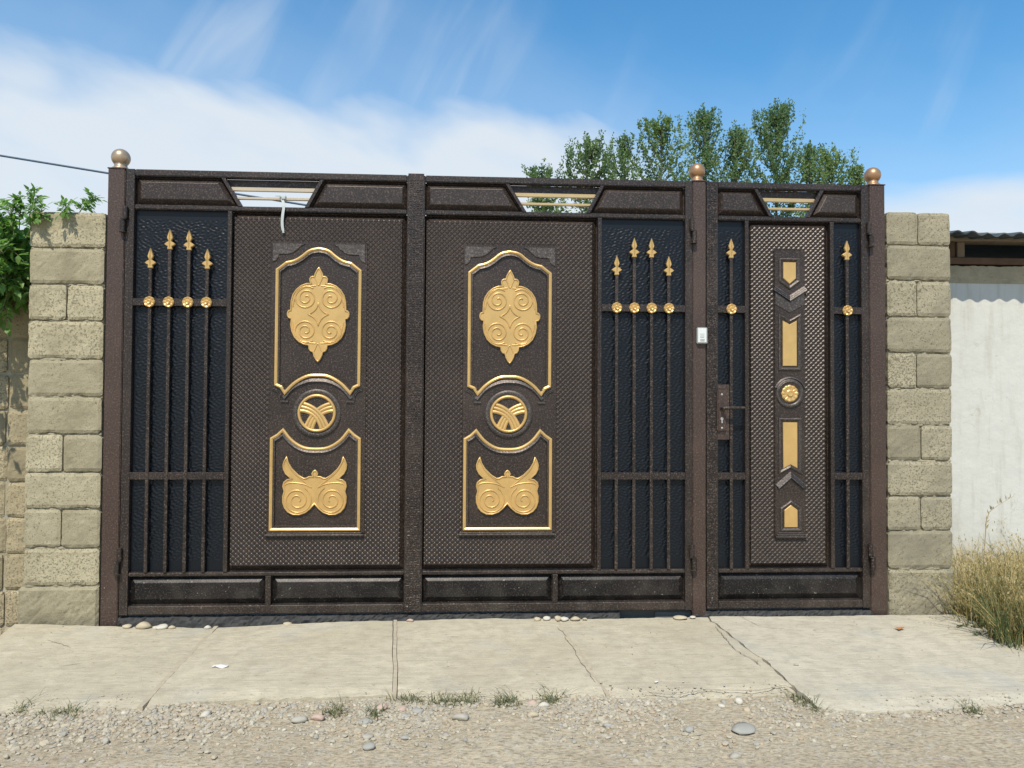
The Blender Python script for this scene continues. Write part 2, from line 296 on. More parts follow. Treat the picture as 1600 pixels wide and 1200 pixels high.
# ------------------------------------------------------------------ mesh helpers
ORIGIN = {}
class MB:
    def __init__(s): s.v = []; s.f = []; s.t = []
    def add(s, vs, fs, tint=None):
        n = len(s.v); s.v += [tuple(p) for p in vs]; s.f += [tuple(i+n for i in f) for f in fs]
        if tint is not None: s.t += [tint]*len(fs)
        return s
    def box(s, x0, x1, y0, y1, z0, z1):
        return s.add([(x0,y0,z0),(x1,y0,z0),(x1,y1,z0),(x0,y1,z0),(x0,y0,z1),(x1,y0,z1),(x1,y1,z1),(x0,y1,z1)],
                     [(0,3,2,1),(4,5,6,7),(0,1,5,4),(1,2,6,5),(2,3,7,6),(3,0,4,7)])
    def tube(s, pts, r, n=8, cap=True, tint=None):
        pts = [Vector(p) for p in pts]; rs = r if isinstance(r, (list, tuple)) else [r]*len(pts)
        vs = []; fs = []
        ref = None
        for i, p in enumerate(pts):
            d = (pts[min(i+1, len(pts)-1)] - pts[max(i-1, 0)]).normalized()
            if ref is None: ref = Vector((0, 0, 1)) if abs(d.z) < 0.9 else Vector((1, 0, 0))
            a = (ref - d*ref.dot(d)).normalized(); b = d.cross(a); ref = a
            for k in range(n):
                th = 2*math.pi*k/n; vs.append(p + (a*math.cos(th) + b*math.sin(th))*rs[i])
        for i in range(len(pts)-1):
            for k in range(n):
                k2 = (k+1) % n; fs.append((i*n+k, i*n+k2, (i+1)*n+k2, (i+1)*n+k))
        if cap: fs.append(tuple(range(n-1, -1, -1))); fs.append(tuple((len(pts)-1)*n+k for k in range(n)))
        return s.add(vs, fs, tint)
    def lathe(s, c, prof, n=20, axis='z'):
        vs = []; fs = []
        for r, h in prof:
            for k in range(n):
                th = 2*math.pi*k/n; a, b = r*math.cos(th), r*math.sin(th)
                vs.append((c[0]+a, c[1]+b, c[2]+h) if axis == 'z' else (c[0]+a, c[1]-h, c[2]+b))
        for i in range(len(prof)-1):
            for k in range(n):
                k2 = (k+1) % n; fs.append((i*n+k, i*n+k2, (i+1)*n+k2, (i+1)*n+k))
        fs.append(tuple(range(n-1, -1, -1))); fs.append(tuple((len(prof)-1)*n+k for k in range(n)))
        return s.add(vs, fs)
    def relief(s, poly, y0, h, b=0.002, back=0.0):      # outline in (X, Z), front towards -Y, bevelled rim
        P = ccw(poly); I = offset(P, b, True); n = len(P)
        vs = [(x, y0+back, z) for x, z in P] + [(x, y0-h+b, z) for x, z in P] + [(x, y0-h, z) for x, z in I]
        fs = []
        for r in (0, 1):
            for k in range(n):
                k2 = (k+1) % n; fs.append((r*n+k, r*n+k2, (r+1)*n+k2, (r+1)*n+k))
        fs.append(tuple(2*n+k for k in range(n)))
        return s.add(vs, fs)
    def sweep(s, path, prof, y0, closed=True):          # prof: (sideways offset, height towards the viewer)
        n = len(path); rows = []
        for o, h in prof:
            P = offset(path, o, closed); rows.append([(x, y0-h, z) for x, z in P])
        vs = [p for r in rows for p in r]; fs = []
        for j in range(len(prof)-1):
            for k in range(n if closed else n-1):
                k2 = (k+1) % n; fs.append((j*n+k, j*n+k2, (j+1)*n+k2, (j+1)*n+k))
        return s.add(vs, fs)
    def build(s, name, m, parent=None, bevel=0, smooth=False, seg=1, loc=None, origin=None):
        root = parent
        while root is not None and root.parent is not None: root = root.parent
        o = Vector(origin) if origin is not None else (ORIGIN[root.name] if root is not None else Vector((0, 0, 0)))
        me = bpy.data.meshes.new(name)
        me.from_pydata([(x-o.x, y-o.y, z-o.z) for x, y, z in s.v], [], s.f)
        if bevel or not s.t:
            bm = bmesh.new(); bm.from_mesh(me); bmesh.ops.recalc_face_normals(bm, faces=bm.faces)
            if bevel:
                ed = [e for e in bm.edges if len(e.link_faces) == 2 and e.calc_face_angle(0) > 0.6]
                bmesh.ops.bevel(bm, geom=ed, offset=bevel, segments=seg, affect='EDGES', clamp_overlap=True)
            bm.to_mesh(me); bm.free()
        if s.t and len(s.t) == len(me.polygons):
            a = me.attributes.new('tint', 'FLOAT', 'FACE'); a.data.foreach_set('value', s.t)
        if smooth: me.polygons.foreach_set('use_smooth', [True]*len(me.polygons))
        me.materials.append(m)
        ob = bpy.data.objects.new(name, me); col.objects.link(ob)
        if parent is not None:
            ob.parent = parent
            if loc is not None: ob.location = Vector(loc) - (ORIGIN[root.name] if origin is not None else Vector((0,0,0)))
        else:
            ob.location = Vector(loc) if loc is not None else o
            ORIGIN[ob.name] = o
        return ob
def place(mesh_ob, name, parent, loc):          # another object on the same mesh data, at a world position
    o = bpy.data.objects.new(name, mesh_ob.data); col.objects.link(o); o.parent = parent
    root = parent
    while root.parent is not None: root = root.parent
    o.location = Vector(loc) - ORIGIN[root.name]
    return o
def area(P): return 0.5*sum(P[i][0]*P[(i+1) % len(P)][1] - P[(i+1) % len(P)][0]*P[i][1] for i in range(len(P)))
def ccw(P): return list(P) if area(P) > 0 else list(P)[::-1]
def offset(P, d, closed=True):                   # to the left of travel by d
    n = len(P); out = []
    for i in range(n):
        a = P[(i-1) % n] if closed or i > 0 else None; b = P[i]; c = P[(i+1) % n] if closed or i < n-1 else None
        def nrm(p, q):
            dx, dz = q[0]-p[0], q[1]-p[1]; l = math.hypot(dx, dz) or 1e-9; return (-dz/l, dx/l)
        n1 = nrm(a, b) if a else nrm(b, c); n2 = nrm(b, c) if c else n1
        mx, mz = n1[0]+n2[0], n1[1]+n2[1]; l2 = max(mx*mx+mz*mz, 0.9); k = 2*d/l2
        out.append((b[0]+mx*k, b[1]+mz*k))
    return out
def smoothpath(P, closed=False, it=2):
    for _ in range(it):
        Q = []
        n = len(P)
        for i in range(n if closed else n-1):
            a, b = P[i], P[(i+1) % n]
            Q += [(a[0]*.75+b[0]*.25, a[1]*.75+b[1]*.25), (a[0]*.25+b[0]*.75, a[1]*.25+b[1]*.75)]
        if not closed: Q = [P[0]] + Q + [P[-1]]
        P = Q
    return P
def thing(name, label, cat, loc=(0, 0, 0), group=None):
    o = bpy.data.objects.new(name, None); col.objects.link(o); o.location = loc; o.empty_display_size = 0.1
    o['label'] = label; o['category'] = cat
    if group: o['group'] = group
    ORIGIN[o.name] = Vector(loc); return o
def tag(o, label, cat, group=None):
    o['label'] = label; o['category'] = cat
    if group: o['group'] = group
    return o
def struct(o): o['kind'] = 'structure'; return o
def stuff(o): o['kind'] = 'stuff'; return o
def fbm(x, y, z=0.0, o=4): return mnoise.fractal(Vector((x, y, z)), 1.0, 2.0, o)

# ------------------------------------------------------------------ ground
def zap(x, y):                                    # concrete apron height
    return -0.030*max(0, -y)/1.15 - 0.030*math.exp(-((x-0.55)/0.42)**2)*math.exp(-max(0, -y)/0.5) - 0.012*math.exp(-((x-0.0)/0.3)**2) + 0.004*fbm(x*1.7, y*1.7, 2.2)
def zroad(x, y):
    return -0.049 - 0.012*min(1.5, max(0, -y-1.2)) + 0.012*fbm(x*1.1, y*1.1, 5.0) + 0.005*fbm(x*6, y*6, 1.0) + 0.0035*fbm(x*26, y*26, 3.0, 3)
g = MB(); S = 600
g.add([(-S, -S, -0.42), (S, -S, -0.42), (S, S, -0.42), (-S, S, -0.42)], [(0, 1, 2, 3)])
struct(g.build('ground', M_SOIL))
y_ = MB(); y_.add([(-0.4, 0.14, -0.03), (40, 0.14, -0.03), (40, 60, -0.03), (-0.4, 60, -0.03), (-0.4, 0.14, -0.42), (40, 0.14, -0.42)], [(0, 1, 2, 3), (4, 5, 1, 0)])
struct(y_.build('yard', M_SOIL))
xs = sorted(set([round(v, 4) for v in list(np.linspace(-30, -2, 15)) + list(np.arange(-2, 6.2, 0.0125)) + list(np.linspace(6.2, 35, 15))]))
ys = sorted(set([round(v, 4) for v in list(np.linspace(-40, -2.3, 16)) + list(np.arange(-2.3, -0.9, 0.0125))]))
rv = [(x, y, zroad(x, y) if (-2.1 < x < 6.3 and y > -2.4) else -0.062) for y in ys for x in xs]
nx = len(xs); rf = [(j*nx+i, j*nx+i+1, (j+1)*nx+i+1, (j+1)*nx+i) for j in range(len(ys)-1) for i in range(nx-1)]
r_ = MB(); r_.add(rv, rf); struct(r_.build('road', M_DIRT, smooth=True))
s_ = MB(); s_.add([(4.35, -0.95, -0.05), (12, -0.95, -0.05), (12, 0.75, -0.03), (4.35, 0.75, -0.03)], [(0, 1, 2, 3)])
struct(s_.build('verge', M_SOIL))

# concrete apron: five slabs between joints
def lerp(a, b, t): return a+(b-a)*t
def poly_at(pts, x):
    if x <= pts[0][0]: return pts[0][1]
    for (a, b), (c, d) in zip(pts, pts[1:]):
        if x <= c: return b+(d-b)*(x-a)/(c-a)
    return pts[-1][1]
FRONT = [GP(*p, z=-0.05) for p in [(-260, 1124), (0, 1117), (60, 1113), (225, 1109), (300, 1101), (450, 1097), (617, 1092), (700, 1102), (800, 1099), (880, 1094), (945, 1091), (1000, 1094), (1090, 1095), (1180, 1091), (1240, 1086)]]
FRONT_R = [GP(*p, z=-0.05) for p in [(1262, 1104), (1300, 1111), (1350, 1114), (1450, 1112), (1550, 1106), (1780, 1098)]]
pave = bpy.data.objects.new('pavement', None); col.objects.link(pave); struct(pave); ORIGIN['pavement'] = Vector((0, 0, 0))
jl = []                                            # joints: rear point, front point
for a, b in (((32, 974), (-150, 1119)), ((338, 978), (222, 1110)), ((617, 962), (617.5, 1093)), ((866, 968), (948, 1090)), ((1092, 962), (1262, 1094)), ((1490, 958), (1755, 1098))):
    (xa, ya), (xb, yb) = GP(*a, z=-0.02), GP(*b, z=-0.05)
    k = (-0.035-ya)/(yb-ya); jl.append(((xa+(xb-xa)*k, -0.035), (xb, yb)))
def wig(k, t): return (0.003 if k < 3 else 0.009)*fbm(k*7.3, t*5, 0.3) + (0.016*fbm(k*3.1, t*14, 8.0) if k in (3, 4) else 0)
for k in range(5):
    (ra, fa), (rb, fb) = jl[k], jl[k+1]
    gap = {0: (0, .011), 1: (.011, .011), 2: (.011, .007), 3: (.007, .004), 4: (.004, 0)}[k]
    nu, nv = 46, 30; V = []; F = []
    fr = FRONT if k < 4 else FRONT_R
    for j in range(nv+1):
        t = j/nv
        for i in range(nu+1):
            s = i/nu
            xl = lerp(ra[0], fa[0], t)+gap[0]+wig(k, t); xr = lerp(rb[0], fb[0], t)-gap[1]+wig(k+1, t)
            x = lerp(xl, xr, s)
            yr = -0.035 + 0.012*fbm(x*9, 1.0) - (0.03*max(0, math.sin((x-0.35)*2.2)) if 0.4 < x < 1.7 else 0)
            yf = poly_at(fr, x) + 0.014*fbm(x*7, 4.0) + 0.012*fbm(x*25, 9.0)
            y = lerp(yr, yf, t)
            z = zap(x, y) + (-0.004 if k == 3 else 0.003 if k == 1 else 0) - 0.02*max(0, t-0.93)/0.07*(0.6+0.6*abs(fbm(x*11, 2)))
            V.append((x, y, z))
    W = nu+1
    F = [(j*W+i, j*W+i+1, (j+1)*W+i+1, (j+1)*W+i) for j in range(nv) for i in range(nu)]
    rim = [i for i in range(W)] + [j*W+nu for j in range(1, nv+1)] + [nv*W+i for i in range(nu-1, -1, -1)] + [j*W for j in range(nv-1, 0, -1)]
    base = len(V); V += [(V[i][0], V[i][1], V[i][2]-0.14) for i in rim]
    F += [(rim[i], base+i, base+(i+1) % len(rim), rim[(i+1) % len(rim)]) for i in range(len(rim))]
    sl_ = MB(); sl_.add(V, F); sl_.build('slab', M_SLAB2 if k == 4 else M_SLAB, pave, smooth=False)
for k, w, m in ((1, .0100, M_BATTEN), (2, .0085, M_BATTEN), (3, .008, M_BATTEN), (4, .010, M_CRACK)):
    (ra, fa) = jl[k]; n = 40; V = []
    for i in range(n+1):
        t = i/n; x = lerp(ra[0], fa[0], t)+wig(k, t); y = lerp(ra[1], fa[1], t)
        z = zap(x, y) + (0.003 if k < 3 else -0.004 if k == 3 else -0.010) + 0.003*fbm(t*30, k)
        if k == 1 and i < 5: z += 0.004
        V += [(x-w, y, z), (x+w, y, z), (x+w, y, z-0.03), (x-w, y, z-0.03)]
    V = V[:-4] + [(a, b-0.02, c) for a, b, c in V[-4:]]
    F = [((n)*4, n*4+1, n*4+2, n*4+3)] + [(a+i*4, a2+i*4, a2+(i+1)*4, a+(i+1)*4) for i in range(n) for a, a2 in ((0, 1), (1, 2), (3, 0))]
    b_ = MB(); b_.add(V, F); b_.build('joint_strip' if k < 4 else 'crack_fill', m, pave)

def crack(pts, w, seed):
    P = [GP(*p, z=-0.02) for p in pts]; Q = []
    for (a, b), (c, d) in zip(P, P[1:]):
        n = max(2, int(math.hypot(c-a, d-b)/0.012))
        for i in range(n): Q.append((lerp(a, c, i/n), lerp(b, d, i/n)))
    Q.append(P[-1]); V = []
    for i, (x, y) in enumerate(Q):
        jx, jy = 0.007*fbm(x*30, y*30, seed), 0.007*fbm(x*30, y*30, seed+5); ww = w*(0.35+0.9*abs(fbm(i*0.35, seed)))*min(1, i/4+0.2, (len(Q)-1-i)/4+0.2)
        dx, dy = (Q[min(i+1, len(Q)-1)][0]-Q[max(i-1, 0)][0], Q[min(i+1, len(Q)-1)][1]-Q[max(i-1, 0)][1]); l = math.hypot(dx, dy) or 1
        for s_ in (-1, 1): V.append((x+jx-dy/l*ww*s_, y+jy+dx/l*ww*s_, zap(x, y)+0.0022))
    MB().add(V, [(i*2, i*2+1, i*2+3, i*2+2) for i in range(len(Q)-1)]).build('crack_fill', M_CRACK, pave)
for i, (p, w) in enumerate((([(1000, 1080), (1060, 1084), (1100, 1077), (1180, 1078), (1226, 1070), (1240, 1076)], .0038), ([(1118, 984), (1132, 1000), (1148, 1018), (1172, 1030), (1190, 1042)], .003),
        ([(870, 985), (881, 993), (884, 1002), (896, 1014), (904, 1032), (916, 1044), (930, 1066)], .003), ([(72, 1001), (92, 1006), (112, 1011)], .0022), ([(92, 1038), (112, 1036), (132, 1033)], .0022),
        ([(340, 1027), (362, 1026), (385, 1028)], .002), ([(1140, 962), (1190, 985), (1260, 990)], .0016), ([(640, 1085), (720, 1081), (800, 1087)], .002))): crack(p, w, 3.0+i*7.7)

# low rubble sill; shade under the gate put into its dark colour
def sill(x0, x1, lo=0.02, ytop=0.012):
    nxx = int((x1-x0)/0.012); nz = 9; V = []
    for j in range(nz+1):
        for i in range(nxx+1):
            x = x0+(x1-x0)*i/nxx; t = j/nz
            if t < 0.6: y = -0.012+0.035*t; z = zap(x, 0)-0.03+(lo-zap(x, 0)+0.03)*t/0.6
            else: y = 0.009+0.12*(t-0.6)/0.4; z = lo
            n = fbm(x*28, t*4, 1.0)*0.6+fbm(x*70, t*9, 4.0)*0.5
            V.append((x, y - 0.012*n, z+0.007*n-0.004))
    F = [(j*(nxx+1)+i, j*(nxx+1)+i+1, (j+1)*(nxx+1)+i+1, (j+1)*(nxx+1)+i) for j in range(nz) for i in range(nxx)]
    return MB().add(V, F)
thr = bpy.data.objects.new('threshold', None); col.objects.link(thr); struct(thr); ORIGIN['threshold'] = Vector((0, 0, 0))
sill(0.09, 2.72).build('shade_dark_rubble', M_SILL_SHADE, thr); sill(3.12, 4.12, 0.022).build('shade_dark_rubble', M_SILL_SHADE, thr)
sb = MB(); sb.box(2.70, 3.14, 0.055, 0.13, -0.06, 0.02); sb.box(2.92, 3.14, 0.035, 0.055, -0.06, 0.008); sb.build('broken_sill', M_SILL, thr, bevel=0.004)

# ------------------------------------------------------------------ gate posts
TOP = 2.3622
def post(x0, x1, label, ballm, ballr):
    xc = (x0+x1)/2
    t = thing('gate_post', label, 'gate post', (xc, 0.045, -0.02), 'square steel posts of the gate')
    MB().box(x0, x1, 0, 0.09, -0.04, TOP).build('shaft', M_POST, t, bevel=0.004, seg=2)
    MB().box(x0-0.003, x1+0.003, -0.003, 0.093, TOP-0.001, TOP+0.005).build('cap_plate', M_POST, t, bevel=0.001)
    r = ballr
    f = MB().lathe((xc, 0.045, TOP+0.005), [(r*0.98, 0), (r*0.95, 0.006), (r*0.74, 0.013), (r*0.66, 0.022), (r*0.70, 0.030), (r*0.62, 0.034)], 24).build('finial_neck', ballm, t, smooth=True)
    cz = TOP+0.030+r*0.82
    pr = [(max(0.001, r*math.sin(a)), -r*math.cos(a)) for a in np.linspace(0.02, math.pi-0.02, 22)]
    MB().lathe((xc, 0.045, cz), pr, 28).build('finial_ball', ballm, t, smooth=True)
    return t
post(0.0, 0.0885, 'brown steel gate post with a pale beige ball, beside the left block pier', M_BALL1, 0.0475)
post(3.1175, 3.1905, 'brown steel gate post carrying the white doorbell, between double gate and narrow gate', M_BALL2, 0.0445)
post(4.110, 4.200, 'brown steel gate post with a copper ball, beside the right block pier', M_BALL2, 0.0445)

# ------------------------------------------------------------------ gate pieces
def zt(py): return py
RAIL0, BRAIL, BAR2, ROS = 2.1755, 0.2459, 0.7681, 1.6605
FD = 0.042                                       # frame depth
def raised(mb, poly, y_edge, y_face, w, y_rim=None):    # raised and fielded panel
    P = ccw(poly); a = offset(P, 0.004, True); b = offset(P, 0.004+w, True); c = offset(P, 0.004+w+0.003, True); n = len(P)
    vs = [(x, y_edge, z) for x, z in P] + [(x, y_edge, z) for x, z in a] + [(x, y_face+0.0015, z) for x, z in b] + [(x, y_face, z) for x, z in c]
    fs = [(r*n+k, r*n+(k+1) % n, (r+1)*n+(k+1) % n, (r+1)*n+k) for r in range(3) for k in range(n)]
    fs.append(tuple(3*n+k for k in range(n))); mb.add(vs, fs); return mb

def hammered_sheet(x0, x1, z0, z1, y, seed):
    rs = np.random.RandomState(seed); d = 0.0042
    nx_, nz_ = int((x1-x0)/d), int((z1-z0)/d)
    X, Z = np.meshgrid(np.linspace(x0, x1, nx_+1), np.linspace(z0, z1, nz_+1))
    f = np.zeros_like(X)
    for i in range(70):
        k = 2*math.pi/rs.uniform(0.0115, 0.021); a = rs.uniform(0, math.pi)
        kx, kz = math.cos(a)*k*0.72, math.sin(a)*k*1.12
        f += np.cos(kx*X+kz*Z+rs.uniform(0, 6.28)+0.8*np.sin(9*X+7*Z+rs.uniform(0, 6)))
    f /= math.sqrt(35)
    mk = np.clip(np.minimum(np.minimum(X-x0-0.010, x1-0.010-X)/0.006, np.minimum(Z-z0-0.055, z1-0.045-Z)/0.008), 0, 1)
    H = np.tanh(f*1.5)*0.00145*mk
    V = np.stack([X, y-H, Z], -1).reshape(-1, 3).tolist(); w = nx_+1
    F = [(j*w+i, j*w+i+1, (j+1)*w+i+1, (j+1)*w+i) for j in range(nz_) for i in range(nx_)]
    return MB().add(V, F)

PITCH_D = 0.0275
def diamonds(mb, x0, x1, z0, z1, y, hole, pitch=PITCH_D):
    px, pz = pitch, pitch*0.98
    rows = int((z1-z0)/(pz/2))+2; cols = int((x1-x0)/px)+2
    for j in range(rows):
        for i in range(cols):
            cx = x0+i*px+(px/2 if j % 2 else 0); cz = z0+j*pz/2
            if not (x0-0.001 < cx < x1+0.001 and z0-0.001 < cz < z1+0.001): continue
            if hole[0] < cx < hole[1] and hole[2] < cz < hole[3]: continue
            def cl(p): return (min(max(p[0], x0), x1), min(max(p[1], z0), z1))
            k = 0.42; wf = 0.24; hh = 0.0034
            pts = [(-1, 0), (0, -1), (1, 0), (wf, 1-wf), (-wf, 1-wf)]
            o = [cl((cx+a*px/2, cz+b*pz/2)) for a, b in pts]
            q = [cl((cx+a*k*px/2, cz+b*k*pz/2)) for a, b in ((-1, 0), (0, -1), (1, 0), (0, 1))]
            vs = [(a, y, b) for a, b in o] + [(a, y-hh, b) for a, b in q]
            mb.add(vs, [(0, 1, 6, 5), (1, 2, 7, 6), (2, 3, 8, 7), (3, 4, 8), (4, 0, 5, 8), (5, 6, 7, 8)])
    return mb

def spear_mesh():
    half = [(0, 0.0535), (0.0025, 0.046), (0.009, 0.028), (0.0145, 0.011), (0.0135, 0.004), (0.008, -0.006), (0.0075, -0.011), (0.018, -0.0165), (0.0285, -0.026), (0.022, -0.032), (0.0115, -0.0375), (0.011, -0.0415), (0.0125, -0.0435), (0.0125, -0.0535)]
    P = half + [(-x, z) for x, z in half[::-1] if x > 0]
    m = MB().relief(P, 0.006, 0.012, 0.0028, 0.004)
    m.add([(0, -0.0085, 0.05), (0.004, -0.006, 0.012), (-0.004, -0.006, 0.012), (0.0, -0.011, 0.012), (0, -0.0075, -0.045), (0.005, -0.006, -0.02), (-0.005, -0.006, -0.02), (0, -0.0105, -0.022)],
          [(0, 1, 3), (0, 3, 2), (1, 7, 3), (3, 7, 2), (1, 5, 7), (2, 7, 6), (5, 4, 7), (6, 7, 4)])
    return m
def rosette_mesh(r=0.0285, petals=8):
    n = petals*6; rad = [(1.0, 0), (1.0, .35), (0.86, .8), (0.66, .62), (0.45, .48), (0.40, .60), (0.30, 1.0), (0.14, .86)]
    V = []
    for f, h in rad:
        for k in range(n):
            th = 2*math.pi*k/n; mod = 1+0.07*(abs(math.cos(th*petals/2))-0.6)*(f > 0.6); hh = h*0.013*(1-(0.28*(1-abs(math.cos(th*petals/2)))**1.5 if 0.5 < f < 0.95 else 0))
            V.append((r*f*mod*math.cos(th), -hh, r*f*mod*math.sin(th)))
    F = [(i*n+k, i*n+(k+1) % n, (i+1)*n+(k+1) % n, (i+1)*n+k) for i in range(len(rad)-1) for k in range(n)]
    F.append(tuple((len(rad)-1)*n+k for k in range(n)))
    return MB().add(V, F)
SPEAR = None; ROSE = None
def bars(t, xs_, tips, z0):
    global SPEAR, ROSE
    for x, tip in zip(xs_, tips):
        b = MB().box(x-0.0085, x+0.0085, -0.003, 0.014, z0, tip-0.1).build('infill_bar', M_FRAME, t, bevel=0.0012)
        if SPEAR is None:
            SPEAR = spear_mesh().build('spear_head', M_GOLD, b, origin=(0, 0, 0), loc=(x, 0.0, tip-0.0535))
            ROSE = rosette_mesh().build('rosette', M_GOLD, b, origin=(0, 0, 0), loc=(x, -0.0035, ROS))
        else:
            place(SPEAR, 'spear_head', b, (x, 0.0, tip-0.0535)); place(ROSE, 'rosette', b, (x, -0.0035, ROS))
def crossbars(t, x0, x1):
    MB().box(x0, x1, -0.0005, 0.010, ROS-0.019, ROS+0.019).build('crossbar', M_FRAME, t, bevel=0.0012)
    MB().box(x0, x1, -0.0005, 0.010, BAR2-0.038, BAR2).build('crossbar', M_FRAME, t, bevel=0.0012)

def spiral(c, r0_, r1_, turns, start, sgn, n=44):
    P = []
    for i in range(n+1):
        t_ = i/n; a = start + sgn*turns*2*math.pi*t_; r = r0_+(r1_-r0_)*t_**0.85
        P.append((c[0]+r*math.cos(a), c[1]+r*math.sin(a)))
    return P
RIDGE = [(-0.0044, -0.0005), (-0.0028, 0.0038), (0, 0.0054), (0.0028, 0.0038), (0.0044, -0.0005)]
GR = 1/294.0                                      # metres per photo pixel on the gate face
def ornament(t, cx, zmap):
    """smooth centre field with gold mouldings; local px coordinates are those of the left leaf, cx the axis of the leaf"""
    X0 = 496.5
    def C(px, py): return (cx+(px-X0)*GR, zmap(py))
    yf = 0.004                                    # face of the door panel
    top, bot = 380, 833
    MB().relief([C(422.5, top), C(571, top), C(571, bot), C(422.5, bot)], yf+0.001, 0.0045, 0.002).build('centre_field', M_PANEL, t)
    y1 = yf-0.0035
    for sgn in (-1, 1):
        P = [(425, 381.5), (475, 381.5), (469, 385), (463, 391), (456, 396), (448, 398), (435, 398.5), (434, 403), (431, 408), (424.5, 411)]
        P = [C(X0+sgn*(X0-px), py) for px, py in P]
        MB().relief(P, y1+0.001, 0.0065, 0.003).build('corner_bracket', M_TRIM, t)
    up_ = [(433, 423), (447, 412)] + smoothpath([(447, 412), (459, 409.5), (471, 402), (482, 392), (496.5, 389.5)], False, 2)[1:-1]
    upper = up_ + [(496.5, 389.5)] + [(2*X0-a, b) for a, b in up_[::-1]] + [(559.5, 601), (552, 604.5), (546.5, 613)] + \
        smoothpath([(546.5, 613), (533, 598), (513, 586.5), (496.5, 585.8), (480, 586.5), (460, 598), (446.5, 613)], False, 2)[1:-1] + [(446.5, 613), (441, 604.5), (433, 601)]
    lo_ = smoothpath([(446, 673), (458, 689), (477, 701), (496.5, 702.5), (516, 701), (535, 689), (547, 673)], False, 2)
    lower = [(429, 826.5), (429, 686), (438, 680.5)] + lo_ + [(555, 680.5), (563, 686), (563, 826.5)]
    lower = [(a-1.5, b) for a, b in lower]
    W1 = 0.0215; H1 = 0.0115
    for loop, nm in ((upper, 'upper_moulding'), (lower, 'lower_moulding')):
        P = ccw([C(*p) for p in loop])
        o = MB().sweep(P, [(-0.011, -0.001), (-0.0095, 0.004), (-0.0075, 0.0080), (0.0062, 0.0055), (0.0175, 0.0115), (0.0200, -0.001)], y1).build(nm, M_TRIM, t)
        MB().sweep(P, [(-0.0105, 0.0040), (-0.0085, 0.0105), (-0.002, 0.0128), (0.0055, 0.0085), (0.0078, 0.0040)], y1).build('gold_line', M_GOLD, o)
    # dark arch below the upper frame, feet at its ends, plinth
    arch = smoothpath([(444, 622), (458, 604), (480, 594), (496.5, 593), (513, 594), (535, 604), (549, 622)], False, 3)
    MB().sweep([C(*p) for p in arch], [(-0.012, -0.001), (-0.0095, 0.0105), (0.010, 0.0015), (0.011, -0.001)], y1, False).build('arch_moulding', M_TRIM, t)
    for sgn in (-1, 1):
        ear = [C(X0+sgn*(X0-a), b) for a, b in smoothpath([(428, 607), (436, 610), (441, 617), (441, 625)], False, 2)]
        k = MB()
        for q in range(2):
            k.sweep(offset(ear, sgn*0.007*q, False), [(-0.003, -0.001), (-0.0015, 0.007), (0.0015, 0.007), (0.003, -0.001)], y1, False)
        a = C(X0+sgn*50.5, 627); k.box(a[0]-0.020, a[0]+0.020, y1-0.009, y1+0.001, a[1]-0.005, a[1]+0.004)
        k.build('arch_foot', M_TRIM, t)
    k = MB(); a, b = C(418.5, 836), C(569, 836)
    k.box(a[0], b[0], y1-0.012, y1+0.004, a[1]-0.005, a[1]+0.005); k.box(a[0]+0.01, b[0]-0.01, y1-0.008, y1+0.004, a[1]+0.006, a[1]+0.014)
    k.build('plinth', M_TRIM, t, bevel=0.002)
    # medallion
    def mir(half): return half + [(964-a, b) for a, b in half[::-1] if abs(a-482) > 1.5]
    def Z5(p): return C(X0+(p[0]-482)/5.0, 360+p[1]/5.0)
    half = [(483, 287), (497, 308), (512, 336), (517, 360), (528, 358), (543, 363), (553, 378), (553, 398), (546, 414), (578, 416), (618, 432), (655, 463), (682, 505), (695, 555), (697, 624), (710, 626), (721, 641), (723, 657), (721, 673), (710, 690), (692, 694), (696, 740), (688, 790), (665, 840), (630, 875), (590, 895), (556, 900), (554, 925), (542, 946), (521, 953), (516, 980), (500, 1012), (482, 1032)]
    out = [Z5(p) for p in mir(half)]
    md = MB().relief(out, y1+0.001, 0.010, 0.0030).build('medallion', M_GOLD, t)
    ym = y1-0.0088; rd = MB()
    rd.sweep(offset(ccw(out), 0.0034, True), RIDGE, ym)
    def sc(l): return [(a*1.0, b*1.0) for a, b in l]
    for (sx, sy) in ((-1, -1), (1, -1), (-1, 1), (1, 1)):
        c5 = (482+sx*96, 658+sy*128)
        P = [(c5[0]+sx*-1*(q[0]), c5[1]+sy*-1*(q[1])) for q in spiral((0, 0), 12, 94, 2.15, -1.9, 1)]
        rd.sweep([Z5(p) for p in P], sc(RIDGE), ym, False)
        # long stroke from the top bud round the lobe
        st = smoothpath([(482+sx*20, 658+sy*225), (482+sx*70, 658+sy*222), (482+sx*130, 658+sy*205), (482+sx*178, 658+sy*150), (482+sx*196, 658+sy*60)], False, 2)
        rd.sweep([Z5(p) for p in st], [(o*0.8, h*0.8) for o, h in RIDGE], ym, False)
    dm = smoothpath([(482, 568), (492, 602), (516, 634), (556, 657)], False, 1)
    dm = dm + [(a, 1314-b) for a, b in dm[::-1][1:]]; dm = dm + [(964-a, b) for a, b in dm[::-1][1:-1]]
    rd.sweep([Z5(p) for p in dm], RIDGE, ym)
    for sy in (-1, 1):
        lf = [(482-38, 658+sy*300), (482-22, 658+sy*272), (482, 658+sy*215), (482+22, 658+sy*272), (482+38, 658+sy*300)]
        rd.sweep([Z5(p) for p in smoothpath(lf, False, 2)], [(o*0.7, h*0.8) for o, h in RIDGE], ym, False)
    rd.build('medallion_ridges', M_GOLD, md, smooth=True)
    # ring with crossing bands
    c = C(495.5, 645.5); n = 48
    ring = [(c[0]+0.0925*math.cos(2*math.pi*i/n), c[1]+0.0925*math.sin(2*math.pi*i/n)) for i in range(n)]
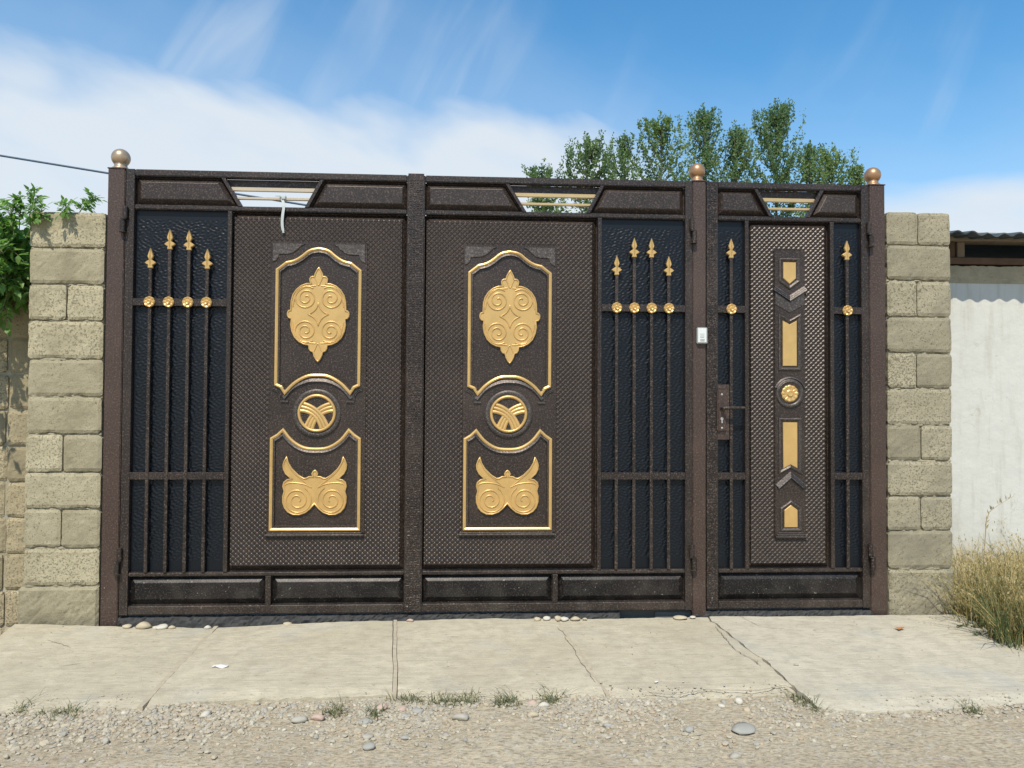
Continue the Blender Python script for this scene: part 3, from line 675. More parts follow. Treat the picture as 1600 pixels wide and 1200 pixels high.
    rb = MB().sweep([(c[0]+0.116*math.cos(2*math.pi*i/n), c[1]+0.116*math.sin(2*math.pi*i/n)) for i in range(n)], [(-0.012, -0.001), (-0.010, 0.0095), (0.012, -0.0005)], y1, True).build('dark_ring', M_TRIM, t, smooth=True)
    rg = MB().sweep(ring, [(-0.009, -0.001), (-0.007, 0.008), (-0.002, 0.011), (0.003, 0.010), (0.0075, 0.003), (0.008, -0.001)], y1).build('gold_ring', M_GOLD, t, smooth=True)
    bb = MB()
    for sgn in (-1, 1):
        for q in range(3):
            P = []
            for i in range(25):
                u = -1.25+2.5*i/24
                # arc that climbs from lower left and flattens towards upper right
                a0 = (-0.062+0.0195*q, -0.088+0.003*q); a1 = (-0.026+0.012*q, 0.036-0.014*q); a2 = (0.088, 0.054-0.0205*q)
                s_q = i/24; px_ = (1-s_q)**2*a0[0]+2*s_q*(1-s_q)*a1[0]+s_q**2*a2[0]; pz_ = (1-s_q)**2*a0[1]+2*s_q*(1-s_q)*a1[1]+s_q**2*a2[1]
                if math.hypot(px_, pz_) < 0.090: P.append((c[0]-sgn*px_, c[1]+pz_))
            bb.sweep(P, [(-0.0098, -0.001), (-0.0078, 0.0045+0.0006*sgn), (0, 0.0068+0.0006*sgn), (0.0078, 0.0045+0.0006*sgn), (0.0098, -0.001)], y1, False)
    bb.build('crossing_bands', M_GOLD, rg, smooth=True)
    # horned flower
    def Z6(p): return C(X0-2.5+(p[0]-398)/4.285, 570+p[1]/4.285)
    half = [(399, 702), (411, 711), (420, 728), (413, 744), (436, 745), (454, 755), (470, 757), (505, 735), (548, 692), (570, 655), (583, 612), (600, 640), (609, 668), (607, 698), (592, 730), (570, 750), (556, 761), (580, 766), (602, 784), (609, 812), (600, 846), (609, 880), (608, 922), (596, 958), (573, 986), (538, 1004), (496, 1005), (455, 990), (424, 964), (398, 934)]
    out = [Z6(p) for p in half + [(796-a, b) for a, b in half[::-1] if abs(a-398) > 1.5]]
    fl = MB().relief(out, y1+0.001, 0.010, 0.0030).build('horned_flower', M_GOLD, t)
    rd = MB(); rd.sweep(offset(ccw(out), 0.0032, True), RIDGE, ym)
    for sx in (-1, 1):
        P = [(398+sx*(112+q[0]), 905+q[1]) for q in spiral((0, 0), 14, 96, 2.25, 2.6, 1)]
        rd.sweep([Z6(p) for p in P], RIDGE, ym, False)
        st = smoothpath([(398+sx*28, 812), (398+sx*90, 762), (398+sx*150, 712), (398+sx*185, 640)], False, 2)
        rd.sweep([Z6(p) for p in st], [(o*0.8, h*0.8) for o, h in RIDGE], ym, False)
        st = smoothpath([(398+sx*20, 820), (398+sx*70, 795), (398+sx*150, 785), (398+sx*200, 800), (398+sx*196, 840)], False, 2)
        rd.sweep([Z6(p) for p in st], [(o*0.8, h*0.8) for o, h in RIDGE], ym, False)
    rd.build('flower_ridges', M_GOLD, fl, smooth=True)

def hinge(t, x, z, s=1):
    k = MB(); n = 12
    k.lathe((x-0.006*s, -0.013, z), [(0.0125, 0.004), (0.0125, 0.066), (0.010, 0.068)], n)
    k.lathe((x+0.006*s, -0.015, z), [(0.0135, -0.066), (0.0135, -0.003), (0.0115, -0.001)], n)
    k.lathe((x, -0.014, z), [(0.017, -0.003), (0.017, 0.002)], n); k.lathe((x+0.004*s, -0.014, z), [(0.0185, -0.070), (0.0185, -0.066)], n)
    k.build('hinge', M_FRAME, t, smooth=False)

def transom(t, x0, x1, oTL, oTR, oBL, oBR, barm):
    """row over the panels: raised trapezoids left and right, open middle crossed by two gold rails"""
    zt_, zb = TOP-0.036, RAIL0
    dw = 0.020
    def slant(a, b, nm):
        P = [(a, zt_), (a+dw, zt_), (b+dw, zb), (b, zb)]
        MB().relief(P, 0.012, 0.012, 0.001, 0.028).build('slanted_bar', M_FRAME, t)
    slant(oTL-dw, oBL-dw, 0); slant(oTR, oBR, 1)
    for P in ([(x0, zb), (oBL-dw, zb), (oTL-dw, zt_), (x0, zt_)], [(oBR+dw, zb), (x1, zb), (x1, zt_), (oTR+dw, zt_)]):
        o = raised(MB(), P, 0.030, 0.006, 0.026).build('transom_panel', M_PANEL, t)
    # plain strip set back to read as the dark band under the top rail
    f = (zt_-0.040-zb)/(zt_-zb)
    MB().box(oTL-0.01, oTR+0.01, 0.036, 0.040, zt_-0.042, zt_-0.001).build('back_strip', M_PANEL, t)
    for zz, h in ((zt_-0.0545, 0.011), (zt_-0.103, 0.0075)):
        q = (zz-zb)/(zt_-zb); xl, xr = lerp(oBL, oTL, q)-0.006, lerp(oBR, oTR, q)+0.006
        MB().box(xl, xr, 0.018, 0.032, zz-h, zz+h).build('gold_rail', barm, t, bevel=0.003)

def relief_strip(x0, x1, z0, z1, y, seed):
    rs = random.Random(seed); k = MB(); z = z0
    nc = 4 if x1-x0 > 0.07 else 3; cw = (x1-x0-0.012)/nc
    while z < z1-0.014:
        h = 0.0125
        for c in range(nc):
            a = x0+0.006+c*cw+rs.uniform(0, 0.005); b = a+cw*rs.uniform(0.55, 0.95); zz = z+rs.uniform(-0.003, 0.003)
            d = rs.uniform(0.001, 0.0032); hh = h*rs.uniform(0.35, 0.75)
            k.add([(a, y, zz), (b, y, zz), (b, y, zz+hh), (a, y, zz+hh), (a+0.002, y-d, zz+0.0015), (b-0.002, y-d, zz+0.0015), (b-0.002, y-d, zz+hh-0.0015), (a+0.002, y-d, zz+hh-0.0015)],
                  [(0, 1, 5, 4), (1, 2, 6, 5), (2, 3, 7, 6), (3, 0, 4, 7), (4, 5, 6, 7)])
        z += h
    return k

def zpx(a, za, b, zb): return lambda py: za+(py-a)*(zb-za)/(b-a)
Z_LEAF1 = lambda py: G(497, py, 0.0)[1]
def stile(t, a, b, z0, z1): MB().box(a, b, 0, FD, z0, z1).build('stile', M_FRAME, t, bevel=0.0015)
def rail(t, a, b, z0, z1, y=0.0005): MB().box(a, b, y, FD-0.001, z0, z1).build('rail', M_FRAME, t, bevel=0.005, seg=3)

def leaf(which):
    if which == 1:
        x0, xi, xs0, xs1, x1 = 0.0935, 0.1367, G(352, 600)[0], G(352, 600)[0]+0.022, 1.5675
        label = 'left leaf of the double gate, with the white strap tied above its gold medallion'
    else:
        x0, xi, xs0, xs1, x1 = 3.1150, 3.0767, G(933.5, 600)[0], G(933.5, 600)[0]+0.022, 1.6549
        label = 'right leaf of the double gate, between the centre seam and the doorbell post'
    t = thing('gate_leaf', label, 'gate', ((x0+x1)/2, 0.02, 0.02), 'leaves of the dark brown double gate')
    ZB = 0.026
    lo, hi = min(x0, x1), max(x0, x1)
    stile(t, min(x0, xi), max(x0, xi), ZB, TOP)
    mid = 1.6095
    stile(t, x1-0.004 if which == 1 else mid+0.002, mid-0.002 if which == 1 else x1+0.004, ZB, TOP-0.003)
    a, b = (xi, x1-0.004) if which == 1 else (x1+0.004, xi)
    rail(t, a, b, TOP-0.036, TOP); rail(t, a, b, RAIL0-0.025, RAIL0); rail(t, a, b, BRAIL-0.021, BRAIL); rail(t, a, b, ZB, 0.0729)
    stile(t, xs0, xs1, BRAIL, RAIL0-0.025)
    # infill
    ia, ib = (xi, xs0) if which == 1 else (xs1, xi)
    hammered_sheet(ia, ib, BRAIL, RAIL0-0.025, 0.026, 10+which).build('embossed_sheet', M_INFILL, t, smooth=True)
    crossbars(t, ia, ib)
    if which == 1: bars(t, [0.225, 0.3235, 0.4223, 0.5181], [1.946, 2.046, 2.043, 1.946], BRAIL)
    else: bars(t, [2.6989, 2.7951, 2.8901, 2.9854], [1.946, 2.044, 2.044, 1.946], BRAIL)
    # door panel
    pa, pb = (xs1, x1) if which == 1 else (x1, xs0)
    pz0, pz1 = BRAIL, RAIL0-0.025
    raised(MB(), [(pa, pz0), (pb, pz0), (pb, pz1), (pa, pz1)], 0.036, 0.008, 0.030).build('door_panel', M_PANEL, t)
    cx = G(496.5, 600)[0] if which == 1 else G(796.0, 600)[0]
    diamonds(MB(), pa+0.014, pb-0.030, pz0+0.034, pz1-0.030, 0.0082, (cx-75*GR, cx+75*GR, Z_LEAF1(835)-0.012, Z_LEAF1(380)+0.008)).build('diamond_studs', M_STUD, t)['kind'] = 'stuff'
    ornament(t, cx, Z_LEAF1)
    # transom
    if which == 1: o = [G(351.5, 277)[0], G(500, 280)[0], G(378, 321)[0], G(476, 324)[0]]
    else: o = [G(795.5, 287)[0], G(938.5, 291)[0], G(822.5, 330)[0], G(916, 333)[0]]
    ta, tb = (xi, x1) if which == 1 else (x1, xi)
    transom(t, ta, tb, o[0], o[1], o[2], o[3], M_SILVERBAR if which == 1 else M_GOLDBAR)
    # plinth panels
    c = G(418.5, 920)[0] if which == 1 else G(867.5, 920)[0]
    MB().box(c-0.014, c+0.014, 0.001, FD-0.002, 0.0729, BRAIL-0.021).build('mullion', M_FRAME, t, bevel=0.0015)
    for qa, qb in ((ta, c-0.014), (c+0.014, tb)):
        raised(MB(), [(qa, 0.0729), (qb, 0.0729), (qb, BRAIL-0.021), (qa, BRAIL-0.021)], 0.030, 0.008, 0.028).build('plinth_panel', M_BOTTOM, t)
    hx = 0.0915 if which == 1 else 3.1165
    s = 1
    hinge(t, hx, G(195, 343)[1] if which == 1 else G(1081, 361)[1], -1 if which == 1 else 1); hinge(t, hx, G(187, 876)[1] if which == 1 else G(1083, 870)[1], -1 if which == 1 else 1)
    if which == 1:
        st = MB().box(1.5690, 1.6535, -0.0065, -0.0008, 0.03, TOP+0.006).build('seam_cover', M_FRAME, t, bevel=0.0015)
        stuff(relief_strip(1.5690, 1.6535, 0.04, TOP-0.01, -0.0063, 5).build('engraved_pattern', M_FRAME, st))
    return t
leaf(1); leaf(2)

def wicket():
    x0, xi, xa, xb, xc, xd, xr0, xr1 = 3.1945, 3.2583, 0, 0, 0, 0, 4.0656, 4.1065
    t = thing('wicket_gate', 'narrow pedestrian gate with a handle and five small gold inlays, at the right', 'gate', (3.65, 0.02, 0.02))
    ZB = 0.030
    s0, s1 = G(1164.5, 600)[0], G(1164.5, 600)[0]+0.021; s2, s3 = G(1298.0, 600)[0], G(1298.0, 600)[0]+0.021
    stile(t, x0, xi, ZB, TOP); stile(t, xr0, xr1, ZB, TOP)
    sc_ = MB().box(x0+0.0005, xi-0.006, -0.0045, -0.0005, 0.035, TOP-0.002).build('lock_cover', M_FRAME, t, bevel=0.001)
    stuff(relief_strip(x0+0.0005, xi-0.006, 0.05, TOP-0.01, -0.0043, 9).build('engraved_pattern', M_FRAME, sc_))
    for a, b in ((TOP-0.036, TOP), (RAIL0-0.025, RAIL0), (BRAIL-0.021, BRAIL), (ZB, 0.0729)): rail(t, xi, xr0, a, b)
    stile(t, s0, s1, BRAIL, RAIL0-0.025); stile(t, s2, s3, BRAIL, RAIL0-0.025)
    for i, (a, b, x) in enumerate(((xi, s0, 3.3316), (s3, xr0, 3.9827))):
        hammered_sheet(a, b, BRAIL, RAIL0-0.025, 0.026, 30+i).build('embossed_sheet', M_INFILL, t, smooth=True)
        crossbars(t, a, b); bars(t, [x], [2.048], BRAIL)
    pz0, pz1 = BRAIL, RAIL0-0.025
    raised(MB(), [(s1, pz0), (s2, pz0), (s2, pz1), (s1, pz1)], 0.036, 0.008, 0.026).build('door_panel', M_PANEL, t)
    X0 = 1234.5; cx = G(X0, 600)[0]
    zf = lambda py: G(1234.5, py)[1]
    g_ = (G(1258, 600)[0]-G(1212, 600)[0])/46.0
    def C(px, py): return (cx+(px-X0)*g_, zf(py))
    diamonds(MB(), s1+0.012, s2-0.026, pz0+0.030, pz1-0.028, 0.0082, (cx-24*g_, cx+24*g_, zf(840)-0.008, zf(393)+0.008)).build('diamond_studs', M_STUD, t)['kind'] = 'stuff'
    MB().relief([C(1211, 393), C(1258, 393), C(1258, 842), C(1211, 842)], 0.009, 0.0085, 0.002).build('centre_field', M_PANEL, t)
    y1 = 0.0008
    gold = [[(1224, 410), (1244, 410), (1244, 435), (1234, 444), (1224, 435)],
            [(1223, 501), (1234, 507), (1245, 501), (1245, 572), (1223, 572)],
            [(1223, 660), (1245.5, 660), (1245.5, 732), (1234.5, 726), (1223.5, 732)],
            [(1225, 797), (1235, 789), (1245.5, 797), (1245.5, 824), (1225, 824)]]
    frames = [[(1219.5, 405.5), (1248.5, 405.5), (1248.5, 439), (1234, 450), (1219.5, 439)],
              [(1218.5, 493), (1234, 502), (1249.5, 493), (1249.5, 577), (1218.5, 577)],
              [(1218.5, 655), (1250, 655), (1250, 738), (1234.5, 729.5), (1218.5, 738)],
              [(1220.5, 794.5), (1235, 784), (1250, 794.5), (1250, 828), (1220.5, 828)]]
    for P, Fm in zip(gold, frames):
        f = MB().sweep(ccw([C(*p) for p in Fm]), [(-0.008, -0.001), (-0.006, 0.0055), (0.0, 0.0085), (0.009, 0.0015), (0.011, -0.001)], y1).build('inlay_frame', M_TRIM, t)
        MB().relief([C(*p) for p in P], y1+0.001, 0.006, 0.0025).build('gold_inlay', M_GOLD, f)
    for pts, s in (([(1211, 448), (1234, 463), (1257, 448)], 1), ([(1212, 758), (1234.5, 738), (1258, 758)], 1)):
        k = MB()
        for q in range(3):
            k.sweep(offset([C(*p) for p in pts], -0.009*q, False), [(-0.0050, -0.001), (-0.0040, 0.0085+0.002*q), (0.0045, 0.0045+0.002*q), (0.0050, -0.001)], y1, False)
        k.build('chevron', M_TRIM, t)
    MB().relief([C(1211.5, 456), C(1234, 471), C(1257, 456), C(1257, 476), C(1234, 489), C(1211.5, 476)], y1+0.001, 0.005, 0.002).build('shield_plate', M_TRIM, t)
    c = C(1234, 615); n = 40
    k = MB()
    for q in range(3):
        rr = (24.5-2.6*q)*g_; arc = [(c[0]+rr*math.cos(a), c[1]+rr*math.sin(a)) for a in np.linspace(R(158), R(22), 24)]
        k.sweep(arc, [(-0.0045, -0.001), (-0.0038, 0.0095-0.0015*q), (0.004, 0.0055-0.0015*q), (0.0045, -0.001)], y1, False)
    k.build('arch_moulding', M_TRIM, t)
    MB().sweep([(c[0]+19*g_*math.cos(2*math.pi*i/n), c[1]+19*g_*math.sin(2*math.pi*i/n)) for i in range(n)], [(-0.010, -0.001), (-0.008, 0.0095), (0.010, 0.0005), (0.011, -0.001)], y1).build('dark_ring', M_TRIM, t, smooth=True)
    rosette_mesh(13.0*g_, 12).build('gold_flower', M_GOLD, t, origin=(0, 0, 0), loc=(c[0], y1+0.001, c[1]), smooth=False)
    k = MB(); a, b = C(1211, 836), C(1259.5, 836)
    for q in range(3): k.box(a[0]+0.008*(2-q), b[0]-0.008*(2-q), y1-0.006-0.003*q, y1+0.004, a[1]+0.012-0.0105*q-0.0045, a[1]+0.012-0.0105*q+0.0045)
    k.build('plinth', M_TRIM, t, bevel=0.0015)
    o = [G(1184, 297.5)[0], G(1282, 298.6)[0], G(1207.5, 337.6)[0], G(1260, 339)[0]]
    transom(t, xi, xr0, o[0], o[1], o[2], o[3], M_GOLDBAR)
    raised(MB(), [(xi, 0.0729), (xr0, 0.0729), (xr0, BRAIL-0.021), (xi, BRAIL-0.021)], 0.030, 0.008, 0.030).build('plinth_panel', M_BOTTOM, t)
    hinge(t, 4.108, G(1357, 367)[1], 1); hinge(t, 4.108, G(1360, 869)[1], 1)
    # lock
    zx = lambda py: G(1130, py)[1]
    xa_, xb_ = G(1119.5, 640)[0], G(1139.5, 640)[0]
    MB().box(xa_+0.003, xb_, -0.004, 0.012, zx(687), zx(601)).build('lock_plate', M_POST, t, bevel=0.002)
    h = MB().box(xa_-0.002, xa_+0.048, -0.020, -0.004, zx(674), zx(609)).build('door_handle', M_POST, t, bevel=0.006, seg=3)
    xm = xa_+0.020
    lv = MB(); lv.lathe((xm+0.004, -0.020, zx(638)), [(0.014, 0), (0.014, 0.006), (0.010, 0.010), (0.010, 0.034)], 14, 'y')
    lv.tube([(xm+0.000, -0.052, zx(638)), (xm+0.03, -0.056, zx(637.3)), (xm+0.08, -0.056, zx(637)), (xm+0.118, -0.050, zx(637))], [0.0095, 0.009, 0.0088, 0.0085], 10); lv.build('lever', M_FRAME, h, smooth=False)
    kh = MB(); kh.lathe((xm+0.004, -0.0195, zx(654)), [(0.0085, 0), (0.0085, 0.0022)], 14, 'y'); kh.box(xm+0.0005, xm+0.0075, -0.0215, -0.0195, zx(661), zx(654)); kh.build('keyhole', M_DARKHOLE, h)
    for py in (616.5, 668.5): MB().lathe((xm+0.004, -0.0195, zx(py)), [(0.006, 0), (0.0055, 0.002), (0.003, 0.003)], 10, 'y').build('screw', M_DARKHOLE, h)
wicket()

def doorbell():
    (xa, za), (xb, zb) = G(1087.5, 537.5), G(1103.8, 512)
    xc = (xa+xb)/2
    t = thing('doorbell', 'small white doorbell box screwed to the middle gate post', 'doorbell', (xc, 0, za))
    MB().box(xa, xb, -0.020, -0.0005, za, zb).build('housing', M_GREYPL, t, bevel=0.004, seg=2)
    MB().box(xa+0.004, xb-0.006, -0.0235, -0.0195, za+0.006, zb-0.006).build('face_plate', M_WHITEPL, t, bevel=0.002)
    MB().box(xc-0.012, xc+0.009, -0.0255, -0.023, za+0.034, za+0.058).build('button', M_PALEPL, t, bevel=0.002)
    k = MB()
    for q in range(3): k.box(xc-0.013, xc+0.011, -0.0243, -0.0232, za+0.013+q*0.005, za+0.0155+q*0.005)
    k.build('speaker_slots', M_GREYPL, t)
doorbell()

def strap():
    pts = [G(*p, Y) for p, Y in (((437, 306), 0.0), ((441, 312), -0.004), ((443.5, 322), -0.010), ((441.5, 335), -0.012), ((440.5, 350), -0.010), ((443, 364), -0.008))]
    ys_ = [0.014, 0.010, -0.004, -0.010, -0.010, -0.008]
    (xk, zk) = G(447, 309)
    t = thing('plastic_strap', 'frosted plastic strap hanging from a gold rail at the top of the left leaf', 'strap', (xk, 0, zk))
    P = smoothpath([(x, z) for x, z in pts], False, 2); n = len(P); V = []
    for i, (x, z) in enumerate(P):
        f = i/(n-1)*(len(ys_)-1); a = int(min(f, len(ys_)-2)); y = lerp(ys_[a], ys_[a+1], f-a)
        w = 0.0075 if i < n-3 else 0.0055
        V += [(x-w, y, z), (x+w, y-0.003, z), (x+w, y-0.001, z), (x-w, y+0.002, z)]
    F = [(i*4+a, i*4+(a+1) % 4, i*4+4+(a+1) % 4, i*4+4+a) for i in range(n-1) for a in range(4)] + [(0, 1, 2, 3), tuple(4*n-4+q for q in (3, 2, 1, 0))]
    MB().add(V, F).build('tail', M_STRAP, t, smooth=False)
    zr = TOP-0.036-0.103; lp = []
    for i in range(20):
        a = 2*math.pi*i/19; lp.append((xk-0.012+0.004*math.sin(a*0.5), 0.025+0.0155*math.cos(a), zr+0.0145*math.sin(a)+0.002))
    k = MB().tube(lp, 0.0042, 6); k.build('loop', M_STRAP, t, smooth=True)
    MB().box(xk-0.026, xk-0.004, 0.001, 0.010, zr-0.006, zr+0.012).build('buckle', M_STRAP, t, bevel=0.003)
    a = [(xk-0.02, 0.008, zr+0.006), (xk-0.035, 0.004, zr+0.012), (xk-0.058, 0.0, zr+0.010)]
    MB().tube(a, [0.004, 0.003, 0.002], 6).build('tie_end', M_STRAP, t)
strap()

# ------------------------------------------------------------------ block piers and wall
def block(x0, x1, z0, z1, y0, y1, seed, m, parent, rough=1.0):
    rs = random.Random(seed); nx_ = max(4, int((x1-x0)/0.018)); nz_ = max(4, int((z1-z0)/0.018)); V = []; W = nx_+3
    for j in range(-1, nz_+2):
        for i in range(-1, nx_+2):
            ii, jj = min(max(i, 0), nx_), min(max(j, 0), nz_)
            s, q = ii/nx_, jj/nz_; x = lerp(x0, x1, s); z = lerp(z0, z1, q)
            edge = min(s*(x1-x0), (1-s)*(x1-x0), q*(z1-z0), (1-q)*(z1-z0))
            n = fbm(x*9+seed*3.7, z*9, seed*1.3); n2 = fbm(x*26, z*26, seed*2.1)
            if edge < 0.001:
                e = 0.0016*rough*(1+2.2*max(0, n)+1.5*max(0, n2)); x += (e if s == 0 else -e if s == 1 else 0)+0.0014*n2; z += (e*1.3 if q == 0 else -e*0.7 if q == 1 else 0)+0.003*n2
                if s in (0, 1) and q in (0, 1): cc_ = 0.004+0.010*max(0, fbm(seed*5.1+s*3, q*7.0)); x += cc_ if s == 0 else -cc_; z += cc_ if q == 0 else -cc_
            n3 = fbm(x*60, z*60, seed*0.7); y = y0 + (0.0055*rough if edge < 0.001 else 0) + 0.0022*rough*n + 0.0017*rough*n2 + 0.0014*rough*n3
            if i < 0 or j < 0 or i > nx_ or j > nz_: y = y1
            V.append((x, y, z))
    F = [(j*W+i, j*W+i+1, (j+1)*W+i+1, (j+1)*W+i) for j in range(nz_+2) for i in range(nx_+2)]
    rim = list(range(W)) + [j*W+W-1 for j in range(1, nz_+3)] + [(nz_+2)*W+i for i in range(W-2, -1, -1)] + [j*W for j in range(nz_+1, 0, -1)]
    F.append(tuple(rim[::-1]))
    return MB().add(V, F).build('block', m, parent, smooth=False)

def mortar_beads(mb, x0, x1, z, y, seed, dens=0.6):         # squeezed-out ragged mortar along a bed joint
    n = int((x1-x0)/0.010); V = []; 
    for i in range(n+1):
        x = lerp(x0, x1, i/n); a = fbm(x*8+seed, seed*2.7); b = fbm(x*40, seed*1.9)
        d = -0.0035+0.012*b-0.020*max(0, -a+0.05); h = 0.0065+0.0065*fbm(x*22, seed)
        V += [(x, y+0.014, z-h), (x, y-d+0.008, z-h*0.55), (x, y-d+0.008, z+h*0.55), (x, y+0.014, z+h)]
    F = [(i*4+k, i*4+4+k, i*4+5+k, i*4+1+k) for i in range(n) for k in range(3)]
    mb.add(V, F)

def pier(label, xl, xr, yb, joints, m, y0, depth, seed, foot=None):
    """xl/xr: px edges top and bottom; yb: px heights of the bed joints"""
    x_of = lambda e, py: G(lerp(e[0], e[1], (py-331)/(970-331)), py, y0)[0]
    pm = lambda py: (xl[0]+xr[0])/2
    zs = [G(pm(0), py, y0)[1] for py in yb]; zs[-1] = -0.06
    X0_, X1_ = x_of(xl, 600), x_of(xr, 600)
    t = thing('block_pier', label, 'pier', ((X0_+X1_)/2, y0+depth/2, -0.05), 'block piers either side of the gate')
    k = MB().box(X0_+0.006, X1_-0.006, y0+0.020, y0+depth-0.006, -0.06, zs[0]-0.008)
    for i in range(len(zs)-1):
        if i: mortar_beads(k, X0_+0.006, X1_-0.006, zs[i], y0, seed+i*3.3)
        if joints.get(i):
            pass
    core = k.build('mortar', M_MORTAR, t)
    for i in range(len(zs)-1):
        zt2, zb2 = zs[i]-(0.0024 if i else 0), zs[i+1]+0.0024
        jit = rng.uniform(-0.004, 0.005)
        a, b = X0_+rng.uniform(-0.004, 0.004), X1_+rng.uniform(-0.004, 0.004)
        if foot and i == len(zs)-2: a += foot[0]; b += foot[1]
        yy = y0+rng.uniform(-0.003, 0.005)
        if joints.get(i):
            xm = G(joints[i], yb[i]+20, y0)[0]
            block(a, xm-0.0012, zb2, zt2, yy, y0+depth, seed*10+i, m, t); block(xm+0.0012, b, zb2, zt2-0.002, yy+rng.uniform(-.003, .004), y0+depth, seed*10+i+50, m, t)
        else: block(a, b, zb2, zt2, yy, y0+depth, seed*10+i, m, t, 1.0 if i < len(zs)-2 else 2.2)
    return t, X0_, X1_
pl, PL0, PL1 = pier('tan concrete block pier left of the gate, under the green vine sprigs', (48, 33), (163.5, 155.5), [331, 387, 444, 501, 561, 620, 678, 738, 795, 857, 916, 975], {2: 104, 6: 98, 8: 95}, M_BLOCK, 0.012, 0.19, 3, (-0.03, 0.0))
pr_, PR0, PR1 = pier('greyish concrete block pier right of the gate, against the white building', (1384.5, 1391), (1486.5, 1491), [331, 383, 438, 495, 551, 607, 664, 720, 775, 829, 889, 961], {0: 1435, 2: 1434, 4: 1433, 6: 1440, 8: 1440}, M_BLOCK_R, 0.012, 0.19, 11, (0.0, 0.012))

WY = 0.30
wt_ = thing('block_wall', 'low concrete block wall set back at the far left, half hidden by the vine', 'wall', (-1.4, WY+0.1, -0.4))
xj = G(12, 600, WY)[0]; ztop = G(40, 417, WY)[1]
MB().box(-3.0, PL1-0.1, WY+0.014, WY+0.18, -0.42, ztop-0.01).build('mortar', M_MORTAR, wt_)
for j in range(12):
    zb_, z_ = ztop-0.2*(j+1), ztop-0.2*j
    for i in range(-6, 1):
        a = xj+0.4*i; b = a+0.4
        if a > PL0+0.3: continue
        jt = 0.006*math.sin(j*3.1+i)
        block(a+0.002+jt, min(b, PL1-0.09)-0.002+jt, zb_+0.002, z_-0.002+0.004*math.sin(i*5+j), WY+rng.uniform(-0.004, 0.005), WY+0.19, 200+j*11+i, M_BLOCK_W, wt_, 1.3)

# ------------------------------------------------------------------ white building at the right
def building():
    BY = 0.62
    X0_ = PR1-0.30; X1_ = 11.0
    zt_w = G(1550, 419, BY)[1]; zbm = G(1550, 403, BY)[1]; zr1 = G(1550, 378, BY)[1]; zr2 = G(1550, 366, BY)[1]
    t = thing('white_building', 'whitewashed low building with a dark slot under its corrugated roof, at the right', 'building', (7, BY+2, -0.05))
    n = 420; V = []
    k = MB().box(X0_, X1_, BY, BY+4.0, -0.1, zt_w)
    k.build('wall', M_PLASTER, t)
    # ragged top of the plaster
    r2 = MB(); m_ = 260; VV = []
    for i in range(m_+1):
        x = lerp(X0_, 7.5, i/m_); h = 0.022+0.018*fbm(x*9, 3.3)+0.010*fbm(x*31, 1.2)
        VV += [(x, BY-0.004, zt_w-0.10), (x, BY-0.012-0.004*fbm(x*14, 2), zt_w-0.03), (x, BY-0.010, zt_w+h*0.4), (x, BY+0.06, zt_w+h*0.6)]
    r2.add(VV, [(i*4+k_, i*4+4+k_, i*4+5+k_, i*4+1+k_) for i in range(m_) for k_ in range(3)]); r2.build('plaster_edge', M_MORTAR, t)
    MB().box(X0_, X1_, BY-0.015, BY+0.12, zt_w+0.022, zbm).build('wall_plate', M_RUST, t, bevel=0.006)
    MB().box(X0_, X1_, BY-0.03, BY+0.10, zr1, zr2+0.004).build('eave_beam', M_PLANK, t, bevel=0.005)
    for px in (1488, 1505): 
        a = G(px-7, 390, BY)[0]; b = G(px+5, 390, BY)[0]
        MB().box(a, b, BY+0.004+0.01*(px > 1500), BY+0.10, zbm, zr1).build('stud', M_RUST if px < 1500 else M_PLANK, t, bevel=0.004)
    for q in range(5):
        x = G(1505, 390, BY)[0]+0.9*(q+1); MB().box(x, x+0.05, BY+0.01, BY+0.10, zbm, zr1).build('stud', M_RUST, t, bevel=0.004)
    MB().box(X0_, X1_, BY+0.5, BY+0.53, zt_w-0.002, zr1).build('loft_back', M_DARKROOM, t)  # near-black sheet stands for the shade in the open slot
    # corrugated roof, waves across, overhanging the front
    wl = 0.098; nxx = int((X1_-X0_+0.1)/wl*10); V = []
    YF, YB_ = BY-0.26, BY+4.3; zf = G(1550, 364, YF)[1]
    for s, (yy, zz) in enumerate(((YF, zf), (YF+1.5, zf+0.22), (YB_, zf+0.66))):
        for i in range(nxx+1):
            x = X0_-0.02+i*wl/10; w = 0.010*math.cos(2*math.pi*i/10)+0.010*fbm(x*3, s)
            V += [(x, yy+(0.035*fbm(x*4, 3.0) if s == 0 else 0), zz+w), (x, yy, zz+w-0.008)]
    F = []; W2 = (nxx+1)*2
    for s in range(2):
        for i in range(nxx):
            a = s*W2+i*2; F += [(a, a+2, a+2+W2, a+W2), (a+1, a+1+W2, a+3+W2, a+3)]
    F += [(i*2, i*2+1, i*2+3, i*2+2) for i in range(nxx)]
    MB().add(V, F).build('corrugated_roof', M_SLATE, t, smooth=False)
    return BY
BY = building()

# ------------------------------------------------------------------ cable
p0 = G(-900, 65, 6.0); pa_ = G(0, 243, 6.0); pb_ = G(165, 270, 6.0); pc_ = G(478, 320.5, 6.0); pd = G(640, 347, 6.0)
cb_ = MB().tube([(p0[0], 6, p0[1]+0.35)] + [(p[0], 6, p[1]) for p in (pa_, pb_, pc_, pd)] + [(5.4, 6.0, 2.05)], 0.0135, 8)
tag(cb_.build('overhead_cable', M_CABLE, smooth=True), 'dark blue cable sloping down behind the left end of the gate', 'cable')

